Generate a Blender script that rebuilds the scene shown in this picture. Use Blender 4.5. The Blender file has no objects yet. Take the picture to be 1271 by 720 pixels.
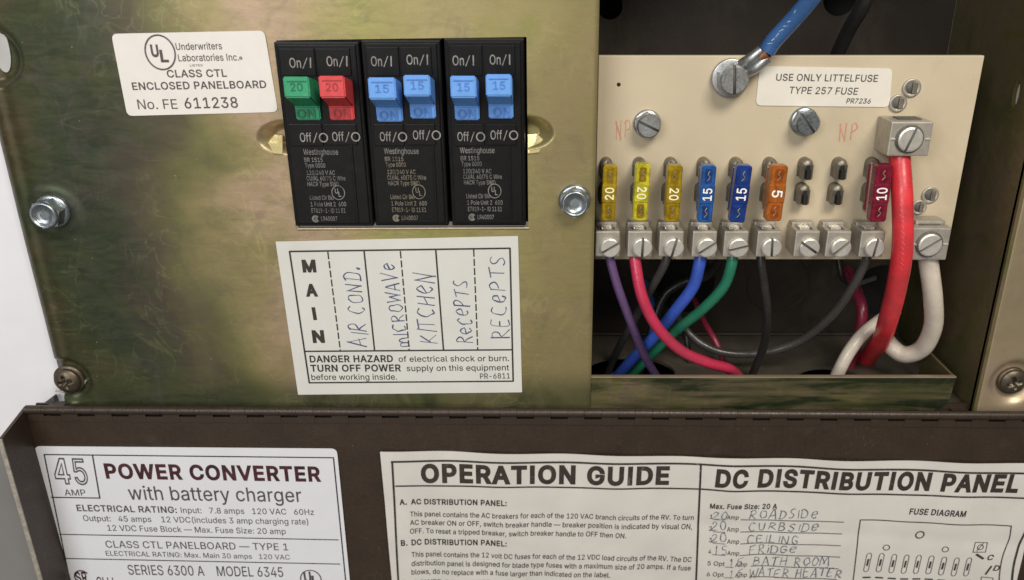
import bpy, bmesh, math, random
from mathutils import Vector, Matrix
random.seed(7)
sc = bpy.context.scene
COL = sc.collection
S = 0.001          # every length below is in millimetres

# ---------------------------------------------------------------- camera
F, CX, CY, DIST = 1000.0, 680.0, 360.0, 260.0
TILT = math.radians(21.5)
ct, st = math.cos(TILT), math.sin(TILT)
CAM = Vector((0, -DIST*ct, DIST*st))
cd = bpy.data.cameras.new('camera'); cam = bpy.data.objects.new('camera', cd); COL.objects.link(cam)
cam.location = CAM*S; cam.rotation_euler = (math.radians(90)-TILT, 0, 0)
cd.sensor_width = 36; cd.lens = 36*F/1271; cd.shift_x = -(CX-635.5)/1271; cd.shift_y = 0
cd.clip_start = 0.01; cd.clip_end = 20
cd.dof.use_dof = True; cd.dof.focus_distance = 0.256; cd.dof.aperture_fstop = 15
sc.camera = cam

# ---------------------------------------------------------------- world and lamps
w = bpy.data.worlds.new('World'); sc.world = w; w.use_nodes = True
bg = w.node_tree.nodes['Background']; bg.inputs[0].default_value = (1.0, 0.93, 0.84, 1); bg.inputs[1].default_value = 0.16
def lamp(name, loc, target, sx, sy, power, col):
    d = bpy.data.lights.new(name, 'AREA'); d.shape = 'RECTANGLE'; d.size = sx*S; d.size_y = sy*S
    d.energy = power; d.color = col
    o = bpy.data.objects.new(name, d); COL.objects.link(o)
    o.location = Vector(loc)*S
    o.rotation_euler = (Vector(target)-Vector(loc)).to_track_quat('-Z', 'Y').to_euler()
lamp('ceiling_lamp', (300, -720, 760), (0, 0, 20), 460, 300, 9.5, (1.0, 0.93, 0.82))
lamp('left_fill_light', (-420, -900, 420), (-20, 0, 0), 500, 420, 5.0, (0.97, 0.98, 1.0))  # unseen fill lamp, added at the front left
lamp('low_sheen_fill', (-330, -1200, -160), (-20, 0, 0), 620, 620, 1.3, (1.0, 0.95, 0.88))  # unseen low lamp, added for a sheen across the plate

sc.view_settings.view_transform = 'Standard'; sc.view_settings.look = 'None'
sc.view_settings.exposure = 0.0; sc.view_settings.gamma = 1.0

# ---------------------------------------------------------------- helpers
def P(px, py, Y=0.0):
    """point of the depth plane Y (mm) seen at a spot of the photograph"""
    dx = (px-CX)/F; dz = -(py-CY)/F
    d = Vector((dx, ct+dz*st, -st+dz*ct)); k = (Y-CAM.y)/d.y
    return CAM + d*k

class MB:
    def __init__(s): s.v = []; s.f = []; s.sm = []
    def add(s, vs, fs, smooth=False):
        b = len(s.v); s.v += [Vector(v) for v in vs]
        for f in fs: s.f.append([b+i for i in f]); s.sm.append(smooth)
    def box(s, x0, x1, y0, y1, z0, z1, bev=0.0):
        if bev <= 0:
            s.add([(x,y,z) for x in (x0,x1) for y in (y0,y1) for z in (z0,z1)],
                  [(0,1,3,2),(4,6,7,5),(0,4,5,1),(2,3,7,6),(0,2,6,4),(1,5,7,3)])
        else:
            bm = bmesh.new(); bmesh.ops.create_cube(bm, size=1)
            for v in bm.verts:
                v.co = Vector((x0+(v.co.x+.5)*(x1-x0), y0+(v.co.y+.5)*(y1-y0), z0+(v.co.z+.5)*(z1-z0)))
            bmesh.ops.bevel(bm, geom=bm.edges[:], offset=bev, segments=2, affect='EDGES', profile=.6)
            s.bm(bm)
    def bm(s, bm, smooth=False, M=None):
        bm.verts.index_update()
        s.add([(M @ v.co) if M else v.co for v in bm.verts], [[v.index for v in f.verts] for f in bm.faces], smooth); bm.free()
    def prism(s, pts, ext, smooth=False):
        n = len(pts); e = Vector(ext); a = [Vector(p) for p in pts]; b = [p+e for p in a]
        fs = [list(range(n))[::-1], [n+i for i in range(n)]] + [(i, (i+1)%n, n+(i+1)%n, n+i) for i in range(n)]
        s.add(a+b, fs, smooth)
    def lathe(s, c, prof, n=32, smooth=True, sides=None):
        """profile of (radius, y) turned about the Y axis through c"""
        vs = []; c = Vector(c)
        for r, y in prof:
            for i in range(n):
                a = 2*math.pi*i/n; vs.append(c+Vector((r*math.cos(a), y, r*math.sin(a))))
        fs = []
        for k in range(len(prof)-1):
            for i in range(n):
                j = (i+1)%n; fs.append((k*n+i, k*n+j, (k+1)*n+j, (k+1)*n+i))
        s.add(vs, fs, smooth)
        s.add([vs[i] for i in range(n)], [list(range(n))]); m = (len(prof)-1)*n
        s.add([vs[m+i] for i in range(n)], [list(range(n))[::-1]])
    def build(s, name, m, parent=None, org=None, auto=True):
        base = parent['_o'] if parent is not None and '_o' in parent else (0,0,0)
        o3 = Vector(org) if org is not None else Vector(base)
        me = bpy.data.meshes.new(name)
        me.from_pydata([(v-o3)*S for v in s.v], [], s.f); me.update()
        bm = bmesh.new(); bm.from_mesh(me); bmesh.ops.recalc_face_normals(bm, faces=bm.faces[:]) if auto else None
        bm.to_mesh(me); bm.free()
        me.polygons.foreach_set('use_smooth', s.sm)
        if m is not None: me.materials.append(m)
        o = bpy.data.objects.new(name, me); COL.objects.link(o)
        if parent is not None:
            o.parent = parent; o.location = (o3-Vector(base))*S
        else: o.location = o3*S
        o['_o'] = tuple(o3)
        return o

def tag(o, label=None, cat=None, group=None, kind=None):
    if label: o['label'] = label
    if cat: o['category'] = cat
    if group: o['group'] = group
    if kind: o['kind'] = kind
    return o
def empty(name, loc, label=None, cat=None, group=None):
    o = bpy.data.objects.new(name, None); COL.objects.link(o); o.location = Vector(loc)*S; o['_o'] = tuple(loc)
    o.empty_display_size = .01
    return tag(o, label, cat, group)

def catmull(pts, n=8):
    pts = [Vector(p) for p in pts]; q = [2*pts[0]-pts[1]]+pts+[2*pts[-1]-pts[-2]]; out = []
    for i in range(1, len(q)-2):
        a, b, c, d = q[i-1:i+3]
        for k in range(n):
            t = k/n
            out.append(.5*((2*b)+(c-a)*t+(2*a-5*b+4*c-d)*t*t+(-a+3*b-3*c+d)*t**3))
    out.append(q[-2]); return out
def tube(mb, path, r, n=16, caps=True, rf=None):
    prev = Vector((0,-1,0)); vs = []; N = len(path)
    for i, p in enumerate(path):
        t = (path[min(i+1,N-1)]-path[max(i-1,0)]).normalized()
        u = (prev - t*prev.dot(t)); u.normalize(); prev = u; v = t.cross(u)
        rr = r*(rf(i/(N-1)) if rf else 1)
        for k in range(n):
            a = 2*math.pi*k/n; vs.append(p+u*rr*math.cos(a)+v*rr*math.sin(a))
    fs = [(i*n+k, i*n+(k+1)%n, (i+1)*n+(k+1)%n, (i+1)*n+k) for i in range(N-1) for k in range(n)]
    mb.add(vs, fs, True)
    if caps:
        mb.add(vs[:n], [list(range(n))]); mb.add(vs[-n:], [list(range(n))])

# ---------------------------------------------------------------- materials
def nodes(name):
    m = bpy.data.materials.new(name); m.use_nodes = True; nt = m.node_tree
    b = nt.nodes['Principled BSDF']; return m, nt, b
def N(nt, t, **kw):
    n = nt.nodes.new(t)
    for k, v in kw.items():
        if k.startswith('i_'):
            key = k[2:].replace('_', ' '); n.inputs[key].default_value = v
        else: setattr(n, k, v)
    return n
def coords(nt, sx=1, sy=1, sz=1):
    tc = N(nt, 'ShaderNodeTexCoord'); mp = N(nt, 'ShaderNodeMapping'); mp.inputs['Scale'].default_value = (1000*sx, 1000*sy, 1000*sz)
    g = N(nt, 'ShaderNodeNewGeometry'); nt.links.new(g.outputs['Position'], mp.inputs[0]); return mp.outputs[0]
def noise(nt, vec, scale, detail=4, rough=.55, dist=0):
    n = N(nt, 'ShaderNodeTexNoise'); n.inputs['Scale'].default_value = scale; n.inputs['Detail'].default_value = detail
    n.inputs['Roughness'].default_value = rough; n.inputs['Distortion'].default_value = dist; nt.links.new(vec, n.inputs['Vector']); return n.outputs[0]
def ramp(nt, fac, stops, interp='LINEAR'):
    r = N(nt, 'ShaderNodeValToRGB'); r.color_ramp.interpolation = interp; e = r.color_ramp.elements
    while len(e) < len(stops): e.new(.5)
    for k, (p, c) in enumerate(stops):
        e[k].position = p; e[k].color = (c, c, c, 1) if isinstance(c, (int, float)) else (*c, 1)
    nt.links.new(fac, r.inputs[0]); return r.outputs[0]
def mixc(nt, fac, a, b, mode='MIX'):
    m = N(nt, 'ShaderNodeMix', data_type='RGBA', blend_type=mode)
    for sock, val in ((m.inputs[0], fac), (m.inputs[6], a), (m.inputs[7], b)):
        if hasattr(val, 'is_linked') or hasattr(val, 'links'): nt.links.new(val, sock)
        elif isinstance(val, (int, float)): sock.default_value = val
        else: sock.default_value = (*val, 1)
    return m.outputs[2]
def bump(nt, b, h, strength, dist=.0002):
    n = N(nt, 'ShaderNodeBump'); n.inputs['Strength'].default_value = strength; n.inputs['Distance'].default_value = dist
    nt.links.new(h, n.inputs['Height']); nt.links.new(n.outputs[0], b.inputs['Normal'])
def dusty(m, col=(.45,.42,.36), scale=.3, size=.06, amt=.7, gate=.5):
    nt = m.node_tree; b = nt.nodes['Principled BSDF']; v = coords(nt); src = b.inputs['Base Color'].links[0].from_socket
    sp = N(nt, 'ShaderNodeTexVoronoi'); sp.inputs['Scale'].default_value = scale; nt.links.new(v, sp.inputs['Vector'])
    f1 = ramp(nt, sp.outputs['Distance'], [(0, amt), (size, 0.0)]); f2 = ramp(nt, noise(nt, v, .05, 4, .6), [(gate, 0.0), (gate+.08, 1.0)])
    mm = N(nt, 'ShaderNodeMath', operation='MULTIPLY'); nt.links.new(f1, mm.inputs[0]); nt.links.new(f2, mm.inputs[1])
    nt.links.new(mixc(nt, mm.outputs[0], src, col), b.inputs['Base Color'])
def simple(name, col, rough=.5, metal=0, var=.12, scale=.3, bmp=.15, bscale=2, dirt=None, trans=0, coat=0, rvar=.12):
    m, nt, b = nodes(name); v = coords(nt)
    n1 = noise(nt, v, scale, 5); lo = tuple(c*(1-var) for c in col); hi = tuple(min(1, c*(1+var)) for c in col)
    c = ramp(nt, n1, [(.3, lo), (.7, hi)])
    if dirt:
        n3 = noise(nt, v, scale*.6, 6, .65, .6); f = ramp(nt, n3, [(dirt[1], 0.0), (dirt[1]+.12, dirt[2])]); c = mixc(nt, f, c, dirt[0])
    nt.links.new(c, b.inputs['Base Color'])
    n2 = noise(nt, v, bscale, 4); r = ramp(nt, n2, [(.3, max(.03, rough-rvar)), (.7, min(1, rough+rvar))]); nt.links.new(r, b.inputs['Roughness'])
    b.inputs['Metallic'].default_value = metal; b.inputs['Transmission Weight'].default_value = trans
    b.inputs['Coat Weight'].default_value = coat
    if bmp: bump(nt, b, n2, bmp)
    return m

def chromate(name, streak=False, leftx=None, seed=0.0, rough=.36, dark=1.0, pink=.0):
    """yellow zinc chromate: olive, gold, green and mauve interference patches"""
    m, nt, b = nodes(name); v = coords(nt)
    off = N(nt, 'ShaderNodeVectorMath', operation='ADD'); off.inputs[1].default_value = (seed, seed*.7, seed*.3); nt.links.new(v, off.inputs[0]); v = off.outputs[0]
    big = noise(nt, v, .018, 3, .5, .8)
    med = noise(nt, v, .05, 5, .55, 1.0)
    st_ = coords(nt, .25, 1, 1.6 if streak else 1.0); fine = noise(nt, st_, .35, 8, .7, .9)
    base = ramp(nt, big, [(.32, (.21,.20,.075)), (.42, (.31,.27,.11)), (.49, (.37,.30,.17)), (.56, (.39,.275,.215)), (.63, (.33,.27,.15)), (.70, (.27,.26,.095))])
    patch = ramp(nt, med, [(.32, (.16,.19,.07)), (.43, (.28,.26,.11)), (.52, (.37,.29,.20)), (.60, (.36,.30,.14)), (.70, (.24,.26,.09))])
    c = mixc(nt, .45, base, patch)
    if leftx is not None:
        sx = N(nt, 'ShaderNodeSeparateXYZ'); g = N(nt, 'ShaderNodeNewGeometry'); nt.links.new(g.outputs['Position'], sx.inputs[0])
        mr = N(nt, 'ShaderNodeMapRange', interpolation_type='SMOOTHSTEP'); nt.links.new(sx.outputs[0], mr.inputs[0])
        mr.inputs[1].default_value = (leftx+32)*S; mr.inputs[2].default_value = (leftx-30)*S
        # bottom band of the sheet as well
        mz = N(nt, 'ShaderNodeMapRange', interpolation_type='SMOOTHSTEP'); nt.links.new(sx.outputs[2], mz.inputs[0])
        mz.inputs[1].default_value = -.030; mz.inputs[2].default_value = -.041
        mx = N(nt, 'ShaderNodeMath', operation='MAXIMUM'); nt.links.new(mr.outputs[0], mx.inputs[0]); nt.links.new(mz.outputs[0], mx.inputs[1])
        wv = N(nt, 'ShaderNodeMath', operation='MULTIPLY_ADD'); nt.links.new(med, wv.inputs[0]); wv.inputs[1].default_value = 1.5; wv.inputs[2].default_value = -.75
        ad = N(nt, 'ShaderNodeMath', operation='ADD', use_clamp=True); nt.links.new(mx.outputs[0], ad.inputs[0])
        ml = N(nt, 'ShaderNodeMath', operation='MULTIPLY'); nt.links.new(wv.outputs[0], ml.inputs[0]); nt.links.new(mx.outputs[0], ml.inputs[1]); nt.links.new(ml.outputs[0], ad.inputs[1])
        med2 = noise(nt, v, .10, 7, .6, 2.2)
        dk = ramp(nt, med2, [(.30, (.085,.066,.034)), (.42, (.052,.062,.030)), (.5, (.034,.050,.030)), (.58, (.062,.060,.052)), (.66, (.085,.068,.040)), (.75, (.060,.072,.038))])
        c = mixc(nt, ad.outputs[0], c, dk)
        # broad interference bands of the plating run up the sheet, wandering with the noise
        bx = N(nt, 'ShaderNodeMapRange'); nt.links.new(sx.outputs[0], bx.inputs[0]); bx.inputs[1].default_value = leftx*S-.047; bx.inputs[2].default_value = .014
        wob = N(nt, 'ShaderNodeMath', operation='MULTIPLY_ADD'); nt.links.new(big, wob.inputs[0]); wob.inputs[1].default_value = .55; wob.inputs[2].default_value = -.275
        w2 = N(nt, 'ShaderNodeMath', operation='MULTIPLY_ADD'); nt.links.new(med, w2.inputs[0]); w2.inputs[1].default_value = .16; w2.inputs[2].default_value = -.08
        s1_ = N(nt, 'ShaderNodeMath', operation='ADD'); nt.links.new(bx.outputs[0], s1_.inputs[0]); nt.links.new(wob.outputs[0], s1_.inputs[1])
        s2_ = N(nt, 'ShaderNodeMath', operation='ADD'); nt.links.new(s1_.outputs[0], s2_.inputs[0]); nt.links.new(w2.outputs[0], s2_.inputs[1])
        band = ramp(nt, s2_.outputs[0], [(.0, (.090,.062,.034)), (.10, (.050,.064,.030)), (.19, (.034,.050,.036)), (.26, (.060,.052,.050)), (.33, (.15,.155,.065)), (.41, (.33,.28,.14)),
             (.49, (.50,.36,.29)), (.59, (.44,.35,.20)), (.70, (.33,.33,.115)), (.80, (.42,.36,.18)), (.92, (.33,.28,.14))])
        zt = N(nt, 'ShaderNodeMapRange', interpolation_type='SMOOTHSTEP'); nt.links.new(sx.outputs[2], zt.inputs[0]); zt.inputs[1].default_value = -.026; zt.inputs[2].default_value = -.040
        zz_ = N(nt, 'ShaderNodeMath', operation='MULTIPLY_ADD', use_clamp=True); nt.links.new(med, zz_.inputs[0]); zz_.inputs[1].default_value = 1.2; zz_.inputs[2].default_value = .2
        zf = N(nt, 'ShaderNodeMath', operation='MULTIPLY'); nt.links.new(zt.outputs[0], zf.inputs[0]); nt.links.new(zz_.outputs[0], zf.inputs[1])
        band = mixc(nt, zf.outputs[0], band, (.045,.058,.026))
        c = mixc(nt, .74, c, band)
    c = mixc(nt, ramp(nt, fine, [(.40, .0), (.75, .35)]), c, tuple(.5*x for x in (.22,.24,.12)))
    if streak:
        s2 = noise(nt, coords(nt, .10, 1, 1.0), .22, 5, .6, .5)
        c = mixc(nt, ramp(nt, s2, [(.38, 0.05), (.58, .95)]), c, (.022, .046, .018))
    def ridge(scale, dist, wdt, amt, vec, det=3):
        n_ = noise(nt, vec, scale, det, .5, dist); a_ = N(nt, 'ShaderNodeMath', operation='SUBTRACT'); nt.links.new(n_, a_.inputs[0]); a_.inputs[1].default_value = .5
        b_ = N(nt, 'ShaderNodeMath', operation='ABSOLUTE'); nt.links.new(a_.outputs[0], b_.inputs[0]); return ramp(nt, b_.outputs[0], [(0, amt), (wdt, 0.0)])
    wisp = N(nt, 'ShaderNodeMath', operation='MULTIPLY'); nt.links.new(ridge(.055, 2.2, .028, .55, v), wisp.inputs[0]); nt.links.new(ramp(nt, noise(nt, v, .03, 3), [(.45, 0.0), (.6, 1.0)]), wisp.inputs[1])
    c = mixc(nt, wisp.outputs[0], c, (.085, .092, .045), 'ADD')
    violet = ramp(nt, noise(nt, v, .085, 6, .65, 1.5), [(.54, 0.0), (.68, .50)]); c = mixc(nt, violet, c, mixc(nt, .5, c, (.13, .10, .12)))
    scr = ridge(.05, .1, .004, .15, coords(nt, .3, 1, 1.4), 0); scr2 = ridge(.045, .15, .004, .13, coords(nt, 1.3, 1, .35), 0)
    gate2 = ramp(nt, noise(nt, v, .06, 3), [(.50, 0.0), (.62, 1.0)])
    for q_ in (scr, scr2):
        mm = N(nt, 'ShaderNodeMath', operation='MULTIPLY'); nt.links.new(q_, mm.inputs[0]); nt.links.new(gate2, mm.inputs[1]); c = mixc(nt, mm.outputs[0], c, (.36, .33, .22))
    grain = noise(nt, v, 2.6, 3, .7); c = mixc(nt, ramp(nt, grain, [(.35, .0), (.75, .28)]), c, mixc(nt, .5, c, (.05, .045, .03)))
    # fine scratches and specks of dust
    sp = N(nt, 'ShaderNodeTexVoronoi'); sp.inputs['Scale'].default_value = .22; nt.links.new(v, sp.inputs['Vector'])
    speck = ramp(nt, sp.outputs['Distance'], [(.0, 1.0), (.055, 0.0)])
    gate = ramp(nt, noise(nt, v, .05, 2), [(.5, 0.0), (.56, .85)])
    sm = N(nt, 'ShaderNodeMath', operation='MULTIPLY'); nt.links.new(speck, sm.inputs[0]); nt.links.new(gate, sm.inputs[1])
    c = mixc(nt, sm.outputs[0], c, (.62, .60, .50))
    c = mixc(nt, 1.0, c, (1.0, .985, .88), 'MULTIPLY') if not pink else mixc(nt, pink, c, (.50, .385, .29))
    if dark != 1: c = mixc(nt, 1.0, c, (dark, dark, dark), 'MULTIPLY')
    nt.links.new(c, b.inputs['Base Color'])
    b.inputs['Metallic'].default_value = .55
    rr = ramp(nt, fine, [(.3, rough-.09), (.7, rough+.14)]); rs = mixc(nt, sm.outputs[0], rr, (.9,.9,.9)); nt.links.new(rs, b.inputs['Roughness'])
    hh = N(nt, 'ShaderNodeMath', operation='MULTIPLY_ADD'); nt.links.new(med, hh.inputs[0]); hh.inputs[1].default_value = 2.0; nt.links.new(fine, hh.inputs[2])
    bump(nt, b, hh.outputs[0], .16, .00018)
    return m

M = {}
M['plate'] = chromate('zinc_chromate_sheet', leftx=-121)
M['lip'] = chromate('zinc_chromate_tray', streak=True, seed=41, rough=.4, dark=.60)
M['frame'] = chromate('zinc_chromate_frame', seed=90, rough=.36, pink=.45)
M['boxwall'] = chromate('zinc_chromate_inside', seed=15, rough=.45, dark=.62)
M['dark_steel'] = simple('brown_box_steel', (.030,.022,.015), .55, .25, .25, .05, .2, 1.5, dirt=((.065,.053,.038), .5, .5))
M['floor_steel'] = simple('tray_floor_steel', (.088,.076,.058), .5, .3, .25, .06, .2, 1.5, dirt=((.13,.115,.09), .5, .6))
M['gold_tab'] = simple('gold_plating_highlight', (.80,.70,.36), .32, .55, .15, .3, .2, 1)  # gold lightened to hold the highlight of the bent tabs
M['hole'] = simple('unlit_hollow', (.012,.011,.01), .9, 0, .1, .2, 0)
M['brown'] = simple('brown_enamel', (.033,.021,.0135), .44, 0, .14, .10, .25, 1.2, dirt=((.055,.040,.030), .58, .5))
M['brown_edge'] = simple('brown_enamel_worn', (.33,.30,.26), .5, .1, .3, .5, .3, 2, dirt=((.30,.25,.20), .60, .6))
M['scuff'] = simple('rubbed_brown_paint', (.10,.08,.065), .6, 0, .3, .5, .1)
M['wall'] = simple('white_wall_paint', (.74,.74,.78), .7, 0, .03, .05, .1, .6, dirt=((.62,.62,.64), .62, .5))
M['wall_shade'] = simple('shaded_wall_grey', (.20,.195,.19), .7, 0, .08, .03, .1, .6)  # wall colour darkened to the shade beside the door flange
M['wall_shade2'] = simple('pale_grey_backing', (.42,.42,.41), .7, 0, .1, .1, .1)
M['grey_foam'] = simple('dark_grey_foam', (.07,.07,.075), .9, 0, .2, .4, .3)
M['bkr'] = simple('black_bakelite', (.0055,.0055,.006), .36, 0, .25, .3, .08, 3, dirt=((.014,.013,.012), .60, .5), rvar=.08)
M['bkr'].node_tree.nodes['Principled BSDF'].inputs['Specular IOR Level'].default_value = .2
M['bkr_print'] = simple('worn_white_print', (.26,.25,.235), .7, 0, .35, .5, 0)
M['bkr_fine'] = simple('faint_grey_print', (.17,.165,.155), .7, 0, .5, .35, 0)
M['bkr_gold'] = simple('faint_gold_print', (.18,.16,.12), .7, 0, .5, .5, 0)
M['blue_h'] = simple('blue_handle_plastic', (.13,.34,.78), .42, 0, .07, .5, .12, 3)
M['blue_hp'] = simple('blue_handle_moulding', (.07,.20,.56), .5, 0, .07, .5, 0)
M['green_h'] = simple('green_handle_plastic', (.020,.30,.135), .42, 0, .12, .5, .12, 3, dirt=((.25,.42,.30), .58, .4))
M['green_hp'] = simple('green_handle_moulding', (.010,.13,.06), .5, 0, .1, .5, 0)
M['red_h'] = simple('red_handle_plastic', (.62,.055,.06), .42, 0, .1, .5, .12, 3)
M['red_hp'] = simple('red_handle_moulding', (.34,.03,.035), .5, 0, .1, .5, 0)
M['paper'] = simple('off_white_sticker', (.74,.71,.67), .42, 0, .03, .15, .1, .5)
M['paper2'] = simple('grey_white_sticker', (.62,.62,.585), .5, 0, .035, .06, .12, .3, dirt=((.56,.54,.48), .60, .35))
M['paper3'] = simple('silver_white_sticker', (.69,.70,.745), .33, 0, .025, .06, .1, .3)
M['paper4'] = simple('aged_wrinkled_paper', (.60,.585,.55), .55, 0, .05, .06, .25, .25, dirt=((.50,.46,.40), .60, .4))
M['paper5'] = simple('cream_sticker', (.72,.68,.60), .45, 0, .03, .15, .05, .5)
M['ink'] = simple('black_ink', (.028,.024,.022), .55, 0, .3, .5, 0)
M['ink_soft'] = simple('soft_black_ink', (.075,.07,.068), .6, 0, .3, .5, 0)
M['ink_brown'] = simple('worn_brown_black_ink', (.035,.026,.022), .55, 0, .25, .4, 0, dirt=((.20,.17,.14), .60, .8))
M['ink_maroon'] = simple('maroon_black_ink', (.055,.014,.018), .5, 0, .5, .25, 0)
M['pen'] = simple('blue_ballpoint', (.060,.075,.18), .6, 0, .35, .6, 0)
M['pencil'] = simple('faded_grey_blue_pen', (.105,.115,.15), .6, 0, .4, .5, 0)
M['redpen'] = simple('faded_red_pen', (.58,.24,.16), .7, 0, .12, .5, 0)
M['board'] = simple('beige_fibre_board', (.54,.46,.325), .5, 0, .07, .03, .12, 1.2, dirt=((.44,.37,.255), .55, .5))
M['board_edge'] = simple('board_cut_edge', (.40,.32,.21), .7, 0, .2, .6, .2)
M['steel'] = simple('zinc_plated_steel', (.45,.46,.46), .36, .85, .12, .4, .05, 1.5, dirt=((.2,.2,.19), .58, .4))
M['steel_b'] = simple('bright_blue_zinc', (.36,.40,.43), .34, .95, .12, .4, .05, 1.2)
M['rust'] = simple('tarnished_screw_steel', (.12,.10,.072), .45, .8, .25, .5, .15, 2.5, dirt=((.10,.07,.045), .5, .6))
M['lug'] = simple('tin_plated_aluminium', (.44,.41,.355), .44, .55, .12, .35, .08, 2.5, dirt=((.22,.20,.165), .58, .5))
M['lugscrew'] = simple('tin_plated_screw', (.62,.60,.545), .38, .55, .10, .5, .06, 2.5)
M['slot'] = simple('dark_slot_metal', (.13,.125,.11), .7, .4, .2, .6, .1)  # darker metal for screw slots, collars and rivet bores
M['clip'] = simple('spring_clip_metal', (.25,.225,.18), .5, .7, .2, .6, .1)
M['brightpin'] = simple('bright_tin', (.85,.82,.76), .25, .7, .05, .6, .05)
M['copper'] = simple('copper_strands', (.55,.22,.10), .4, .8, .2, 1.0, .3)
dusty(M['brown'], (.22,.18,.14), .28, .07, .8, .47); dusty(M['brown'], (.10,.08,.06), .9, .12, .6, .5); dusty(M['board'], (.30,.24,.15), .16, .05, .7, .46); dusty(M['bkr'], (.10,.10,.09), .8, .07, .6, .48)
for k_ in ('paper','paper2','paper3','paper4','paper5'): dusty(M[k_], (.38,.34,.28), .25, .045, .6, .5)
dusty(M['wall'], (.45,.44,.43), .12, .05, .5, .5); dusty(M['dark_steel'], (.12,.10,.075), .5, .08, .6, .5); dusty(M['floor_steel'], (.28,.25,.20), .5, .10, .6, .45)
for k_ in ('blue_h','green_h','red_h'): dusty(M[k_], (.55,.55,.52), 1.1, .05, .5, .5)
def wire_mat(n, c, r=.30):
    m = simple(n, c, r, 0, .16, .12, .2, .9, dirt=(tuple(.55*x+.02 for x in c), .54, .6)); dusty(m, tuple(.6*x+.10 for x in c), .9, .10, .6, .46); return m
M['w_purple'] = wire_mat('purple_insulation', (.115,.065,.16))
M['w_red'] = wire_mat('crimson_insulation', (.46,.030,.075))
M['w_black'] = wire_mat('black_insulation', (.022,.021,.020))
M['w_grey'] = wire_mat('dusty_black_insulation', (.05,.047,.044))
M['w_blue'] = wire_mat('blue_insulation', (.035,.085,.42))
M['w_green'] = wire_mat('green_insulation', (.02,.17,.10))
M['w_bred'] = wire_mat('bright_red_insulation', (.62,.035,.045), .34)
M['w_white'] = wire_mat('white_insulation', (.56,.50,.42))
M['w_dred'] = wire_mat('dark_red_insulation', (.22,.02,.045))
M['w_bl2'] = wire_mat('dusty_blue_insulation', (.040,.115,.30))
M['w_print'] = simple('pale_wire_print', (.42,.55,.62), .6, 0, .3, .6, 0)
M['w_printr'] = simple('pale_red_wire_print', (.74,.17,.17), .6, 0, .3, .6, 0)
M['link'] = simple('dull_link_metal', (.34,.30,.20), .4, .6, .3, 1.0, .2)
def fuse_mat(name, col, dens):
    m, nt, b = nodes(name); v = coords(nt)
    n1 = noise(nt, v, .35, 5, .6, .8); c = ramp(nt, n1, [(.36, tuple(.55*x for x in col)), (.62, col)]); nt.links.new(c, b.inputs['Base Color'])
    b.inputs['Roughness'].default_value = .22; b.inputs['Transmission Weight'].default_value = dens; b.inputs['IOR'].default_value = 1.35
    b.inputs['Coat Weight'].default_value = .3
    return m
M['f_y'] = fuse_mat('clear_yellow_plastic', (.74,.52,.02), .6)
M['f_yb'] = fuse_mat('bright_yellow_plastic', (.92,.84,.05), .5)
M['f_b'] = fuse_mat('clear_blue_plastic', (.03,.14,.46), .3)
M['f_b2'] = fuse_mat('deep_blue_plastic', (.018,.06,.33), .3)
M['f_o'] = fuse_mat('clear_orange_plastic', (.58,.17,.025), .35)
M['f_r'] = fuse_mat('clear_maroon_plastic', (.33,.02,.06), .4)
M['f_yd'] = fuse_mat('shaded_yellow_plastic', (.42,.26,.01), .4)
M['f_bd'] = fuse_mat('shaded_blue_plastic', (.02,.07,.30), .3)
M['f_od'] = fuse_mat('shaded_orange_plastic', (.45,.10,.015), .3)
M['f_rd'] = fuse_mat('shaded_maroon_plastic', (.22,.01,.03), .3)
M['fprint'] = simple('white_fuse_print', (.88,.86,.80), .6, 0, .08, .6, 0)
M['fprinty'] = simple('cream_fuse_print', (.88,.85,.55), .6, 0, .08, .6, 0)

# ---------------------------------------------------------------- print on surfaces
_tc = {}
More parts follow.
